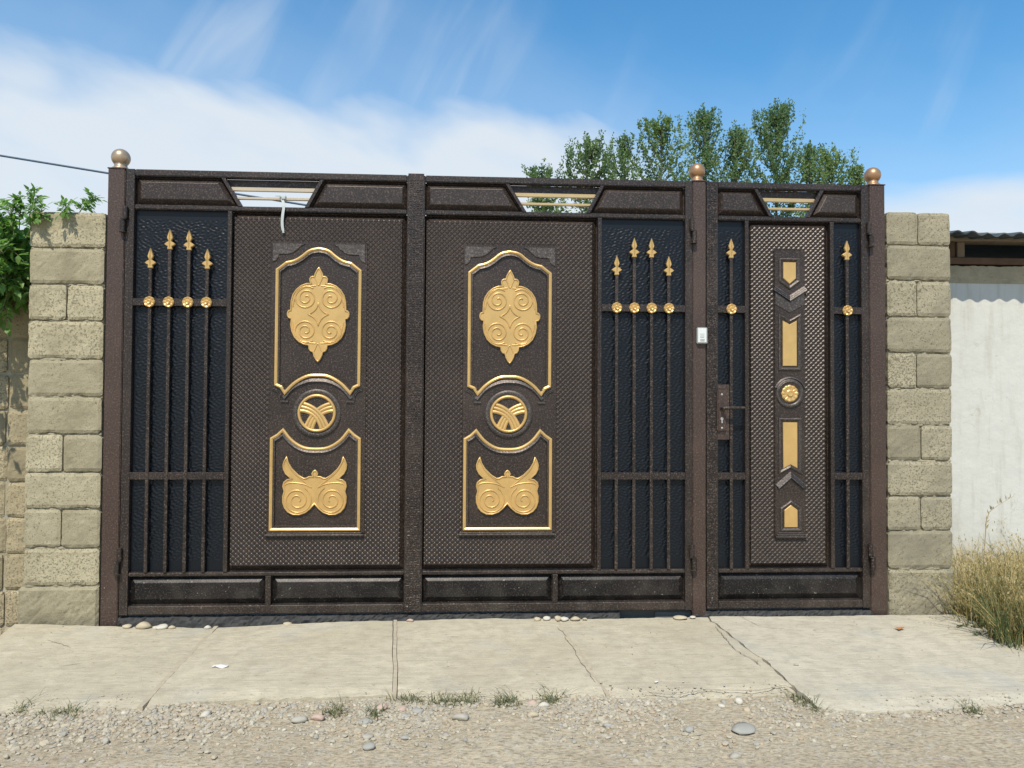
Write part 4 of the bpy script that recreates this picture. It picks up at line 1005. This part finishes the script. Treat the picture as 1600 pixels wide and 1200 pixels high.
# ------------------------------------------------------------------ vegetation
def leaflet(mb, p, d, nrm, L_, w, tint):
    d = d.normalized(); s = d.cross(nrm)
    if s.length < 1e-4: s = d.orthogonal()
    s.normalize(); n = s.cross(d)
    vs = [p, p+d*L_*0.35+s*w+n*w*0.25, p+d*L_*0.40, p+d*L_*0.35-s*w+n*w*0.25, p+d*L_*0.75+s*w*0.55-n*w*0.1, p+d*L_*0.75-s*w*0.55-n*w*0.1, p+d*L_-n*w*0.5]
    mb.add(vs, [(0, 2, 1), (0, 3, 2), (1, 2, 6, 4), (2, 3, 5, 6)], tint)
def rv3(r): return Vector((r.gauss(0, 1), r.gauss(0, 1), r.gauss(0, 1))).normalized()

def compound(mb, st, base, d, L_, r, tint0, size=0.04):      # pinnate leaf
    d = d.normalized(); n = rv3(r); side = d.cross(n).normalized(); k = r.choice((2, 3, 3))
    pts = []
    for i in range(k+1):
        p = base + d*L_*(0.3+0.7*i/k) + Vector((0, 0, -0.25*L_*(i/k)**2)); pts.append(p)
        t = min(1, max(0, tint0+r.uniform(-.25, .25)))
        if i < k:
            for s in (-1, 1): leaflet(mb, p, d*0.6+side*s+Vector((0, 0, -0.2)), Vector((0, -0.3, 1))+rv3(r)*0.5, size*r.uniform(.75, 1.15), size*0.27, t)
        else: leaflet(mb, p, d+Vector((0, 0, -0.3)), Vector((0, -0.3, 1))+rv3(r)*0.5, size*1.25, size*0.30, t)
    st.tube([base]+pts, 0.0014, 4, False)

def vine():
    r = random.Random(21)
    t = thing('vine_shrub', 'bright green climbing vine spilling over the low wall, left of the tan pier', 'vine', (-0.9, 0.2, -0.1))
    fo = MB(); st = MB()
    for i in range(190):
        x = r.uniform(-2.0, -0.54); u = r.random()
        root = Vector((x, 0.42, 1.55+r.uniform(0, 0.3)))
        # arching stem over the wall
        tipz = r.uniform(1.70, 2.32) if u < 0.88 else r.uniform(1.5, 1.8)
        tip = Vector((x+r.uniform(-.15, .2), r.uniform(-0.12, 0.32), tipz))
        if tip.x > -0.50: tip.x = -0.50-r.uniform(0, 0.1)
        # taper of the mass towards the pier: outline falls to the right
        lim = 2.34-0.42*max(0, tip.x+0.74)/0.3
        if tip.z > lim: tip.z = lim-r.uniform(0, .2)
        mid = (root+tip)/2+Vector((0, -0.02, 0.14))
        P = [root.lerp(mid, q/4) if q < 4 else mid.lerp(tip, (q-4)/4) for q in range(9)]
        P = [p+rv3(r)*0.012 for p in P]; st.tube(P, [0.005-0.0004*q for q in range(9)], 5, False)
        for q in range(2, 9):
            for _ in range(2):
                d = rv3(r); d.y -= 0.5; d.z += 0.1
                compound(fo, st, P[q], d, r.uniform(.06, .11), r, 0.3+0.5*(P[q].z-1.2)/1.0, r.uniform(.040, .060))
    # upright shoots near the pier
    for (px, py, bx, by, Y) in ((58, 303, 45, 345, 0.20), (36, 318, 30, 360, 0.15), (148, 312, 122, 335, 0.30), (105, 324, 106, 352, -0.02), (68, 330, 40, 372, 0.0), (20, 325, 22, 372, 0.1)):
        a, b = G(bx, by, Y), G(px, py, Y); sp = MB(); ss = MB()
        A, B = Vector((a[0], Y, a[1])), Vector((b[0], Y-0.02, b[1]))
        if px == 105: A, B = Vector((G(104, 335, 0.05)[0], 0.03, G(104, 335, 0.03)[1])), Vector((b[0], Y, b[1]))
        P = [A.lerp(B, q/6)+Vector((0, 0, 0.012*math.sin(q/6*3.14))) for q in range(7)]
        if px == 148: P = [Vector((G(95, 360, .30)[0], .30, G(95, 360, .30)[1]))]+P
        ss.tube(P, 0.0028, 5, False)
        for q in range(2, len(P)):
            for _ in range(3 if px < 100 else 2):
                d = rv3(r)*0.8+(B-A).normalized()*0.7; compound(sp, ss, P[q], d, r.uniform(.035, .06), r, 0.5, r.uniform(.026, .038))
        o = ss.build('sprig', M_STEM, t); stuff(sp.build('sprig_leaves', M_LEAF_VINE, o))
    # trunk hidden behind the wall
    st.tube([Vector((-1.0, 0.55, -0.3)), Vector((-0.98, 0.52, 0.8)), Vector((-0.9, 0.44, 1.6))], [0.03, 0.025, 0.015], 8)
    st.build('stem', M_STEM, t); stuff(fo.build('foliage', M_LEAF_VINE, t))
vine()

def tree(px, top, hw, depth, dense, m, label, seed):
    r = random.Random(seed)
    Y = depth; x, ztop = G(px, top, Y); w = hw/FOC*(depth+4.05); zb = 2.2
    t = thing('leafy_tree', label, 'tree', (x, Y, -0.03), 'trees growing in the yard behind the gate')
    tr = MB(); fo = MB()
    H = ztop-0.3
    tr.tube([(x+0.05*math.sin(q*1.7+seed), Y, -0.05+(H+0.05)*q/8) for q in range(9)], [0.11*(1-q/8.6)+0.010 for q in range(9)], 7)
    zg = G(px, 292, Y)[1]
    prof = lambda z: w*(0.05+1.0*min(1.2, max(0, (ztop-z)/max(0.9, ztop-zg))**0.85))*(1 if z > 3.2 else max(0.35, (z-1.5)/1.7))
    nl = int(95*dense)
    for i in range(nl):
        u = i/nl; z = zb+(ztop-zb-0.3)*(u**0.60)
        a = r.uniform(0, 6.283); rad = prof(z)*r.uniform(0.55, 1.05)
        lf = r.uniform(0.5, 1.15)*min(1.5, (ztop-z)*0.5+0.45)
        A = Vector((x, Y, z)); spike = r.random() < 0.3; B = Vector((x+rad*math.cos(a), Y+rad*math.sin(a), z+lf)); 
        if B.z > ztop-0.08: B.z = ztop-0.08-r.uniform(0, .3)
        mid = A.lerp(B, 0.55)+Vector((0, 0, -0.12))
        tr.tube([A, mid, B], [0.020, 0.012, 0.004], 4, False)
        tin = r.uniform(0.05, 0.85)
        nb = int(33*dense*(0.6+rad/w))
        for q in range(nb):
            s = r.random()**0.7; p = (A.lerp(mid, s/0.55) if s < 0.55 else mid.lerp(B, (s-0.55)/0.45)) + rv3(r)*r.uniform(0.02, 0.30)*(1.15-0.7*s)
            d = rv3(r)+Vector((0, 0, 0.35)); L_ = r.uniform(0.09, 0.17)
            leaflet(fo, p, d, rv3(r), L_, L_*0.30, min(1, max(0, tin+r.uniform(-.2, .2))))
        # upright twig with leaves at the limb's end
        for _ in range(3):
            E = B+Vector((r.uniform(-.12, .12), r.uniform(-.12, .12), r.uniform(.2, .65)))
            if E.z > ztop: E.z = ztop
            for q in range(8):
                p = B.lerp(E, q/8)+rv3(r)*0.05; leaflet(fo, p, rv3(r)+Vector((0, 0, 0.8)), rv3(r), r.uniform(.06, .11), 0.026, min(1, tin+0.1))
    for q in range(70):
        u_ = r.random(); p = Vector((x+r.gauss(0, .03+.12*u_), Y+r.gauss(0, .03+.12*u_), ztop+0.30-1.4*u_)); leaflet(fo, p, rv3(r)+Vector((0, 0, 0.9)), rv3(r), r.uniform(.07, .12), 0.028, r.uniform(.2, .9))
    tr.build('trunk', M_TRUNK, t); stuff(fo.build('crown', m, t))
TREES = [(850, 263, 26, 21, 0.7, M_LEAF_TREE, 'smallest tree behind the gate, a dark tip above the right leaf'),
         (918, 222, 44, 22, 0.9, M_LEAF_TREE, 'airy dark green tree, leftmost full crown above the gate'),
         (975, 216, 26, 24, 0.7, M_LEAF_TREE, 'slim dark tree between the airy dark crown and a pale green one'),
         (1032, 186, 52, 23, 0.95, M_LEAF_LIGHT, 'light green open crowned tree left of the middle ball finial'),
         (1100, 172, 42, 25, 1.0, M_LEAF_TREE, 'tall bushy tree rising straight above the middle ball finial'),
         (1148, 202, 30, 24, 0.95, M_LEAF_TREE, 'lower dark tree between the two tallest crowns behind the gate'),
         (1212, 166, 54, 25, 1.25, M_LEAF_TREE, 'tallest and densest tree behind the narrow gate'),
         (1266, 230, 26, 26, 0.8, M_LEAF_TREE, 'short dark tree on the right flank of the tallest one'),
         (1301, 236, 27, 23, 0.7, M_LEAF_LIGHT, 'yellowish green tree left of the right ball finial'),
         (1337, 262, 11, 22, 0.5, M_LEAF_LIGHT, 'smallest yellowish tree tip close to the right ball finial')]
for i, a in enumerate(TREES): tree(*a, 100+i*7)

def blades(mb, x, y, z, n, spread, h0, h1, w, r, tr, lean=0.5, seeds=False):
    for _ in range(n):
        a = r.uniform(0, 6.283); q = spread*math.sqrt(r.random()); p = Vector((x+q*math.cos(a), y+q*math.sin(a)*0.8, z))
        h = r.uniform(h0, h1); b = r.uniform(0, 6.283); ln = Vector((math.cos(b), math.sin(b), 0))*h*r.uniform(0.1, lean); s = Vector((-math.sin(b), math.cos(b), 0))
        if r.random() < 0.5: s = Vector((1, 0.2, 0)).normalized()
        t = min(1, max(0, r.uniform(*tr))); ww = w*r.uniform(.6, 1.2)
        pts = [p, p+ln*0.18+Vector((0, 0, h*0.4)), p+ln*0.5+Vector((0, 0, h*0.75)), p+ln+Vector((0, 0, h*(0.98-0.25*r.random())))]
        vs = []
        for k, c in enumerate(pts[:3]): vs += [c-s*ww*(1, .85, .55)[k], c+s*ww*(1, .85, .55)[k]]
        vs.append(pts[3]); mb.add(vs, [(0, 1, 3, 2), (2, 3, 5, 4), (4, 5, 6)], t)
        if seeds and r.random() < 0.35:
            for k in range(7):
                c = pts[2].lerp(pts[3], k/6)+rv3(r)*0.006; leaflet(mb, c, ln.normalized()*0.5+Vector((0, 0, 1))+rv3(r)*0.7, rv3(r), r.uniform(.012, .022), 0.003, min(1, t+.15))

def weeds():
    r = random.Random(5)
    spots = [(1512, 965, .40, .62, (0.30, 0.95), 'straw coloured weed clump hugging the foot of the right pier', 'weed'),
             (1550, 985, .34, .60, (0.10, 0.80), 'half green weed clump at the pavement corner, right of the right pier', 'weed'),
             (1598, 1012, .30, .55, (0.0, 0.60), 'greenest weed clump, low at the right edge of the pavement', 'weed'),
             (1575, 950, .40, .66, (0.25, 1.0), 'golden dry weed clump in front of the white wall', 'weed'),
             (1640, 985, .38, .62, (0.05, 0.8), 'mixed green and straw weed clump cut by the right edge of the photo', 'weed'),
             (1625, 930, .40, .66, (0.3, 1.0), 'dry weed clump at the far right against the white wall', 'weed'),
             (1530, 938, .36, .60, (0.35, 1.0), 'palest dry weed clump between the right pier and the white wall', 'weed')]
    for i, (px, py, h0, h1, tr, lb, c) in enumerate(spots):
        x, y = GP(px+18, py, -0.04); k = MB()
        blades(k, x, y, -0.05, 270, 0.20, h0*0.30, h1*0.76, 0.0024, r, (tr[0]+0.34, min(1.2, tr[1]+.25)), 1.35, True)
        blades(k, x, y, -0.05, 250, 0.21, 0.06, 0.34, 0.0032, r, (tr[0]-.12, tr[1]-0.12), 1.3)
        t = thing('weed_clump', lb, c, (x, y, -0.05), 'dry weeds at the right edge of the pavement')
        stuff(k.build('blades', M_WEED, t))
    # tall bare weed leaning over the wall
    Y = 0.35
    P = [G(px, py, Y) for px, py in ((1537, 905), (1538, 862), (1540, 835), (1541, 815), (1546, 800), (1560, 789), (1572, 782), (1584, 775))]
    P = [(a, Y, b) for a, b in P]
    t = thing('tall_weed', 'single tall dry weed stalk bending right in front of the white wall', 'weed', P[0])
    MB().tube(P, [0.0042, 0.0038, 0.0034, 0.003, 0.0026, 0.0022, 0.0018, 0.0014], 5).build('stalk', M_STICK, t)
    k = MB()
    for q in range(3, 8):
        for _ in range(5):
            c = Vector(P[q-1]).lerp(Vector(P[q]), r.random()); d = Vector((r.uniform(-.4, .8), r.uniform(-.3, .3), r.uniform(.2, 1))); leaflet(k, c, d, rv3(r), r.uniform(.02, .04), .0035, r.uniform(.3, .8))
    stuff(k.build('seed_heads', M_WEED, t))
    # low creeping shoots lying on the slab
    for (px, py, px2, py2, lb) in ((1545, 985, 1497, 983, 'thin creeping shoot lying on the concrete, the upper of two by the weeds'), (1580, 1000, 1522, 996, 'thin creeping shoot lying on the concrete, the lower of two by the weeds')):
        a, b = GP(px, py, -0.02), GP(px2, py2, -0.02); A, B = Vector((*a, -0.005)), Vector((*b, -0.012)); k = MB(); s = MB()
        P = [A.lerp(B, q/8)+Vector((0, 0.01*math.sin(q*1.3), 0.012*abs(math.sin(q*0.9)))) for q in range(9)]
        t = thing('creeping_weed', lb, 'weed', A); s.tube(P, 0.0022, 5).build('stem', M_STEM, t)
        for q in range(1, 9):
            for _ in range(5): leaflet(k, P[q]+rv3(r)*0.006, rv3(r)+Vector((-.3, 0, 0.5)), rv3(r), r.uniform(.012, .028), .005, r.uniform(0, .6))
        stuff(k.build('leaves', M_TUFT, t))
    tufts = [(95, 1118, 60, 'dark green grass tuft in the gravel at the lower left corner'), (40, 1112, 26, 'small grass tuft at the left edge of the pavement kerb'),
             (640, 1100, 55, 'grass tuft where the straight middle joint meets the gravel'), (700, 1103, 60, 'widest grass tuft along the front edge of the centre slab'),
             (735, 1100, 30, 'upright grass tuft at the right end of the widest one'), (790, 1106, 34, 'flat grass tuft below the centre slab edge, left of a boulder like pebble'),
             (860, 1098, 40, 'grass tuft below the broken third joint of the pavement'), (525, 1116, 26, 'lone olive grass tuft in the gravel, left of the middle joint'),
             (585, 1122, 24, 'yellowing grass tuft in the gravel below the middle joint'), (1250, 1095, 30, 'mossy dry tuft at the end of the long diagonal crack'), (1515, 1112, 24, 'dark little weed at the front edge of the right slab'),
             (1272, 1108, 18, 'small straw tuft by the left corner of the right slab')]
    for px, py, wpx, lb in tufts:
        x, y = GP(px, py, -0.055); k = MB(); w = wpx/1180*2.9
        z = zroad(x, y)-0.004; n = int(90+wpx*4.2)
        for _ in range(n):
            xx = x+r.gauss(0, w*0.30); yy = y+r.gauss(0, 0.028)
            blades(k, xx, yy, z, 1, 0.012, 0.006, 0.026 if r.random() < 0.8 else 0.055, 0.0016, r, (-.1, 1.05), 2.2)
        t = thing('grass_tuft', lb, 'grass', (x, y, z), 'grass tufts along the front of the pavement')
        stuff(k.build('blades', M_TUFT, t))
weeds()

# ------------------------------------------------------------------ stones
PHI = (1+5**.5)/2
ICO = [Vector(v).normalized() for v in ((-1, PHI, 0), (1, PHI, 0), (-1, -PHI, 0), (1, -PHI, 0), (0, -1, PHI), (0, 1, PHI), (0, -1, -PHI), (0, 1, -PHI), (PHI, 0, -1), (PHI, 0, 1), (-PHI, 0, -1), (-PHI, 0, 1))]
ICF = [(0, 11, 5), (0, 5, 1), (0, 1, 7), (0, 7, 10), (0, 10, 11), (1, 5, 9), (5, 11, 4), (11, 10, 2), (10, 7, 6), (7, 1, 8), (3, 9, 4), (3, 4, 2), (3, 2, 6), (3, 6, 8), (3, 8, 9), (4, 9, 5), (2, 4, 11), (6, 2, 10), (8, 6, 7), (9, 8, 1)]
def stone_protos():
    out = []
    for i in range(10):
        bm = bmesh.new(); bmesh.ops.create_icosphere(bm, subdivisions=2, radius=1)
        for v in bm.verts:
            n = fbm(v.co.x*0.9+i*9, v.co.y*0.9, v.co.z*0.9, 2); v.co *= 1+0.30*n
        for q in range(9):
            d = Vector((rng.gauss(0, 1), rng.gauss(0, 1), rng.gauss(0, 1))).normalized(); lim = rng.uniform(.58, .85)
            for v in bm.verts:
                e = v.co.dot(d)
                if e > lim: v.co -= d*(e-lim)*0.9
        for v in bm.verts: v.co.z *= 0.62
        out.append(([v.co.copy() for v in bm.verts], [tuple(q.index for q in f.verts) for f in bm.faces])); bm.free()
    return out
PROTO = stone_protos()
def stone(name, x, y, z, sx, sy, sz, rot, m, label, group=None, cat='stone', k=None):
    vs, fs = PROTO[k if k is not None else rng.randrange(10)]
    o = MB().add([(v.x*sx, v.y*sy, v.z*sz/0.62) for v in vs], fs).build(name, m, smooth=True)
    o.location = (x, y, z); o.rotation_euler = (0, 0, rot); ORIGIN[o.name] = Vector((0, 0, 0))
    return tag(o, label, cat, group)
def edge_y(x): return poly_at(FRONT, x) if x < FRONT[-1][0]+0.03 else poly_at(FRONT_R, x)
def gravel():
    r = random.Random(99); k = MB()
    V = []; F = []; T = []
    protos = []
    for i in range(12):
        rr = random.Random(i); protos.append([v*rr.uniform(.72, 1.2) for v in ICO])
    def put(x, y, s, sink):
        z = zroad(x, y)+s*sink; a = r.uniform(0, 6.283); ca, sa = math.cos(a), math.sin(a); fx, fy, fz = s*r.uniform(.8, 1.35), s*r.uniform(.7, 1.0), s*r.uniform(.45, .8)
        n = len(V)
        for v in r.choice(protos):
            px, py, pz = v.x*fx, v.y*fy, v.z*fz; V.append((x+px*ca-py*sa, y+px*sa+py*ca, z+pz))
        F.extend([(a_+n, b_+n, c_+n) for a_, b_, c_ in ICF]); T.extend([r.random()]*20)
    cnt = 0
    while cnt < 15000:
        x = r.uniform(-1.6, 4.6); ye = edge_y(x); 
        band = 0.34 if x < 3.3 else 0.10
        d = abs(r.gauss(0, band*0.55)); y = ye+0.01-d
        dens = 0.5+0.9*fbm(x*2.2, y*3, 7.0)
        if x > 2.9: dens *= max(0.10, 1-(x-2.9)*1.6)
        if r.random() > dens: continue
        s = 0.0022+0.0105*r.random()**2.4; put(x, y, s, r.uniform(-.1, .45)); cnt += 1
        if r.random() < 0.035: put(x+r.uniform(-.02, .02), y, r.uniform(0.010, 0.021), r.uniform(-.45, -.05))
    for _ in range(6500):
        x = r.uniform(-1.6, 4.7); y = r.uniform(-2.15, -1.2)
        if fbm(x*1.6, y*2.5, 3.0) < -0.25+0.5*r.random(): continue
        put(x, y, 0.0016+0.0060*r.random()**3.2, r.uniform(-.3, .3))
    k.v, k.f, k.t = V, F, T
    stuff(k.build('gravel', M_GRAVEL))
    # debris collected on the slabs
    k = MB(); V = []; F = []; T = []
    for _ in range(420):
        x = r.uniform(-0.7, 4.7); y = -0.06-1.05*r.random()**1.2
        s = 0.0012+0.0026*r.random()**3; n = len(V); z = zap(x, y)+s*0.6
        for v in r.choice(protos): V.append((x+v.x*s*1.2, y+v.y*s, z+v.z*s*0.7))
        F.extend([(a_+n, b_+n, c_+n) for a_, b_, c_ in ICF]); T.extend([r.random()]*20)
    for _ in range(2600):
        x = r.uniform(-0.9, 4.5); d = abs(r.gauss(0, 0.045)); y = edge_y(x)+d+0.012*fbm(x*7, 4.0)
        if fbm(x*3.1, 8.0) < -0.35+0.7*r.random(): continue
        s = 0.0012+0.0048*r.random()**2.6; n = len(V); z = max(zap(x, y)-0.02*max(0, 0.06-d)/0.06, zroad(x, y))+s*0.4
        for v in r.choice(protos): V.append((x+v.x*s*1.2, y+v.y*s, z+v.z*s*0.7))
        F.extend([(a_+n, b_+n, c_+n) for a_, b_, c_ in ICF]); T.extend([r.random()]*20)
    k.v, k.f, k.t = V, F, T; stuff(k.build('grit', M_GRAVEL))
gravel()
def gs(px, py, wpx, hpx, m, label, cat='stone', name='stone', ap=False, group=None, k=None, rot=0.0):
    x, y = GP(px, py+hpx*0.4, -0.03 if ap else -0.065); 
    if ap: y = min(y, -0.058)
    z = zap(x, y) if ap else zroad(x, y)
    sc_ = (CAM-Vector((x, y, z))).length/1210
    sx = wpx*sc_/2; sz = hpx*sc_/2*0.80
    return stone(name, x, y, z+sz*0.62, sx, sx*0.8, sz, rot, m, label, group, cat, k)
# stones that can be told apart
gs(1163, 1142, 46, 12, M_STONE_B, 'large flat blue grey stone lying on the road right of centre')
gs(1154, 1100, 15, 13, M_STONE_W, 'white egg shaped pebble below the cracked slab edge')
gs(165, 1163, 12, 12, M_STONE_G, 'round grey pebble alone on the road at the lower left')
gs(237, 969, 24, 15, M_STONE_T, 'largest rounded pebble against the gate bottom beside the left post', ap=True)
gs(263, 973, 20, 9, M_STONE_W, 'flat pale pebble right of the largest one by the left post', ap=True)
gs(213, 971, 14, 8, M_STONE_T, 'small tan pebble between the left post and the largest pebble', ap=True)
gs(281, 971, 12, 7, M_STONE_T, 'small tan pebble third in the row from the left post', ap=True)
gs(251, 976, 11, 6, M_STONE_W, 'tiny pale pebble lying in front of the largest one by the left post', ap=True)
gs(332, 973, 12, 8, M_STONE_W, 'pale angular stone at the rear end of the first slab joint', ap=True)
gs(456, 970, 14, 6, M_STONE_T, 'half buried tan pebble under the left gate leaf', ap=True)
gs(645, 961, 12, 7, M_STONE_P, 'pinkish pebble under the centre seam of the double gate', ap=True)
for (px, py, w, h, m, lb) in ((836, 963, 12, 9, M_STONE_T, 'leftmost pebble of the pale heap under the right gate leaf'), (852, 965, 15, 10, M_STONE_W, 'whitest pebble of the heap under the right gate leaf'),
        (868, 963, 13, 12, M_STONE_T, 'tallest tan pebble of the heap under the right gate leaf'), (879, 968, 15, 9, M_STONE_W, 'low pale pebble in front of the tallest one of the heap'),
        (896, 966, 18, 9, M_STONE_T, 'widest tan pebble at the right of the heap under the gate'), (911, 969, 8, 5, M_STONE_T, 'smallest pebble at the right end of the heap under the gate')):
    gs(px, py, w, h, m, lb, ap=True)
gs(1053, 962, 22, 7, M_STONE_T, 'flat tan stone at the foot of the middle post', ap=True)
gs(1073, 963, 12, 5, M_STONE_W, 'small pale stone touching the foot of the middle post', ap=True)
gs(597, 1112, 20, 12, M_STONE_P, 'pinkish round stone in the gravel below the middle joint')
gs(570, 1133, 22, 10, M_STONE_B, 'blue grey cobble in the gravel at lower centre left')
gs(652, 1118, 20, 11, M_STONE_B, 'grey blue cobble beside the grass tuft below the middle joint')
gs(720, 1128, 28, 15, M_STONE_G, 'broad grey cobble in the gravel below the centre slab')
gs(850, 1108, 20, 12, M_STONE_W, 'pale angular stone beside the grass tuft at the third joint')
gs(833, 1124, 22, 12, M_STONE_T, 'tan cobble in the gravel below the third joint')
gs(468, 1129, 24, 14, M_STONE_G, 'largest grey cobble of the gravel left of centre')
gs(497, 1127, 22, 13, M_STONE_P, 'brownish cobble beside the largest grey one, left of centre')
gs(574, 1157, 18, 9, M_STONE_G, 'grey stone on the bare road below the gravel, left of centre')
gs(633, 1158, 18, 8, M_STONE_B, 'dark flat stone on the bare road below the gravel, near centre')
gs(577, 1172, 22, 11, M_STONE_B, 'bluish flat cobble low on the road, left of centre')
gs(1134, 1166, 14, 7, M_STONE_G, 'small grey stone below the large flat blue grey one')
gs(1077, 1145, 16, 12, M_STONE_B, 'bluish stone left of the large flat blue grey one')
gs(1244, 1042, 8, 5, M_STONE_G, 'lone grey chip on the right slab near the diagonal crack', ap=True)
rr = random.Random(3); placed = 0
CLS = [('tan', M_STONE_T), ('grey', M_STONE_G), ('blue grey', M_STONE_B), ('whitish', M_STONE_W), ('brownish pink', M_STONE_P)]
ZONES = [(-0.25, 'left of the first pavement joint'), (1.32, 'between the first and the middle pavement joint'), (2.10, 'below the slab right of the middle joint'), (9, 'below the cracked slab before the middle post')]
while placed < 95:
    x = rr.uniform(-1.3, 3.3); ye = edge_y(x); d = abs(rr.gauss(0, 0.15)) if rr.random() < 0.8 else rr.uniform(0, .7); y = ye-0.015-d
    if rr.random() > (1 if x < 2.7 else 0.35): continue
    s = 0.009+0.015*rr.random()**2.0; z = zroad(x, y); nm, m_ = rr.choice(CLS); zn = [q for lim, q in ZONES if x < lim][0]
    size = 'small' if s < 0.0145 else 'larger'
    lb = '%s %s stone in the gravel strip, %s' % (size, nm, zn)
    stone('stone', x, y, z+s*0.12, s*rr.uniform(.9, 1.4), s*rr.uniform(.7, 1), s*rr.uniform(.4, .75), rr.uniform(0, 6.28), m_, lb, lb+' (scattered)'); placed += 1
# litter, leaf, sticks
x, y = GP(343, 1046, -0.03); z = zap(x, y)
lt = thing('paper_scrap', 'small crumpled white scrap on the second slab from the left', 'litter', (x, y, z))
k = MB(); P = [(-.036, -.006), (-.030, .010), (-.006, .013), (.018, .008), (.036, .010), (.038, -.006), (.015, -.014), (-.012, -.010), (-.016, -.004)]
k.add([(x+a, y+b*1.2, z+0.003+0.007*abs(math.sin(i*2.1))) for i, (a, b) in enumerate(P)] + [(x+.004, y, z+0.015)], [(i, (i+1) % 9, 9) for i in range(9)]); k.build('paper', M_LITTER, lt)
x, y = GP(1406, 991, -0.025); z = zap(x, y); k = MB()
for a, d in ((0.3, 1), (2.2, .8), (4.0, .7)):
    leaflet(k, Vector((x, y, z+0.006)), Vector((math.cos(a), math.sin(a), 0.45)), Vector((0, 0, 1)), 0.034*d, 0.012, 0)
k.t = []
tag(k.build('fallen_leaf', M_DRYLEAF, origin=(x, y, z)), 'curled orange dry leaf on the right slab', 'leaf')
for (a, b, r1, lb) in (((196, 963), (224, 966), .0045, 'short dry stick lying against the gate bottom by the left post'), ((1247, 1135), (1247, 1135), 0, '')):
    if not r1: continue
    A, B = GP(*a, -0.02), GP(*b, -0.02); k = MB().tube([(A[0], A[1]-0.02, zap(*A)+0.012), ((A[0]+B[0])/2, (A[1]+B[1])/2-0.02, zap(*A)+0.014), (B[0], B[1]-0.02, zap(*B)+0.006)], [r1, r1*.9, r1*.6], 6)
    tag(k.build('dry_stick', M_STICK, origin=(A[0], A[1], 0)), lb, 'stick')
for px, py, lb in ((1026, 1069, 'tiny white chip on the slab left of the diagonal crack'),):
    x, y = GP(px, py, -0.03); stone('stone', x, y, zap(x, y)+0.003, .014, .006, .004, 0.4, M_LITTER, lb)
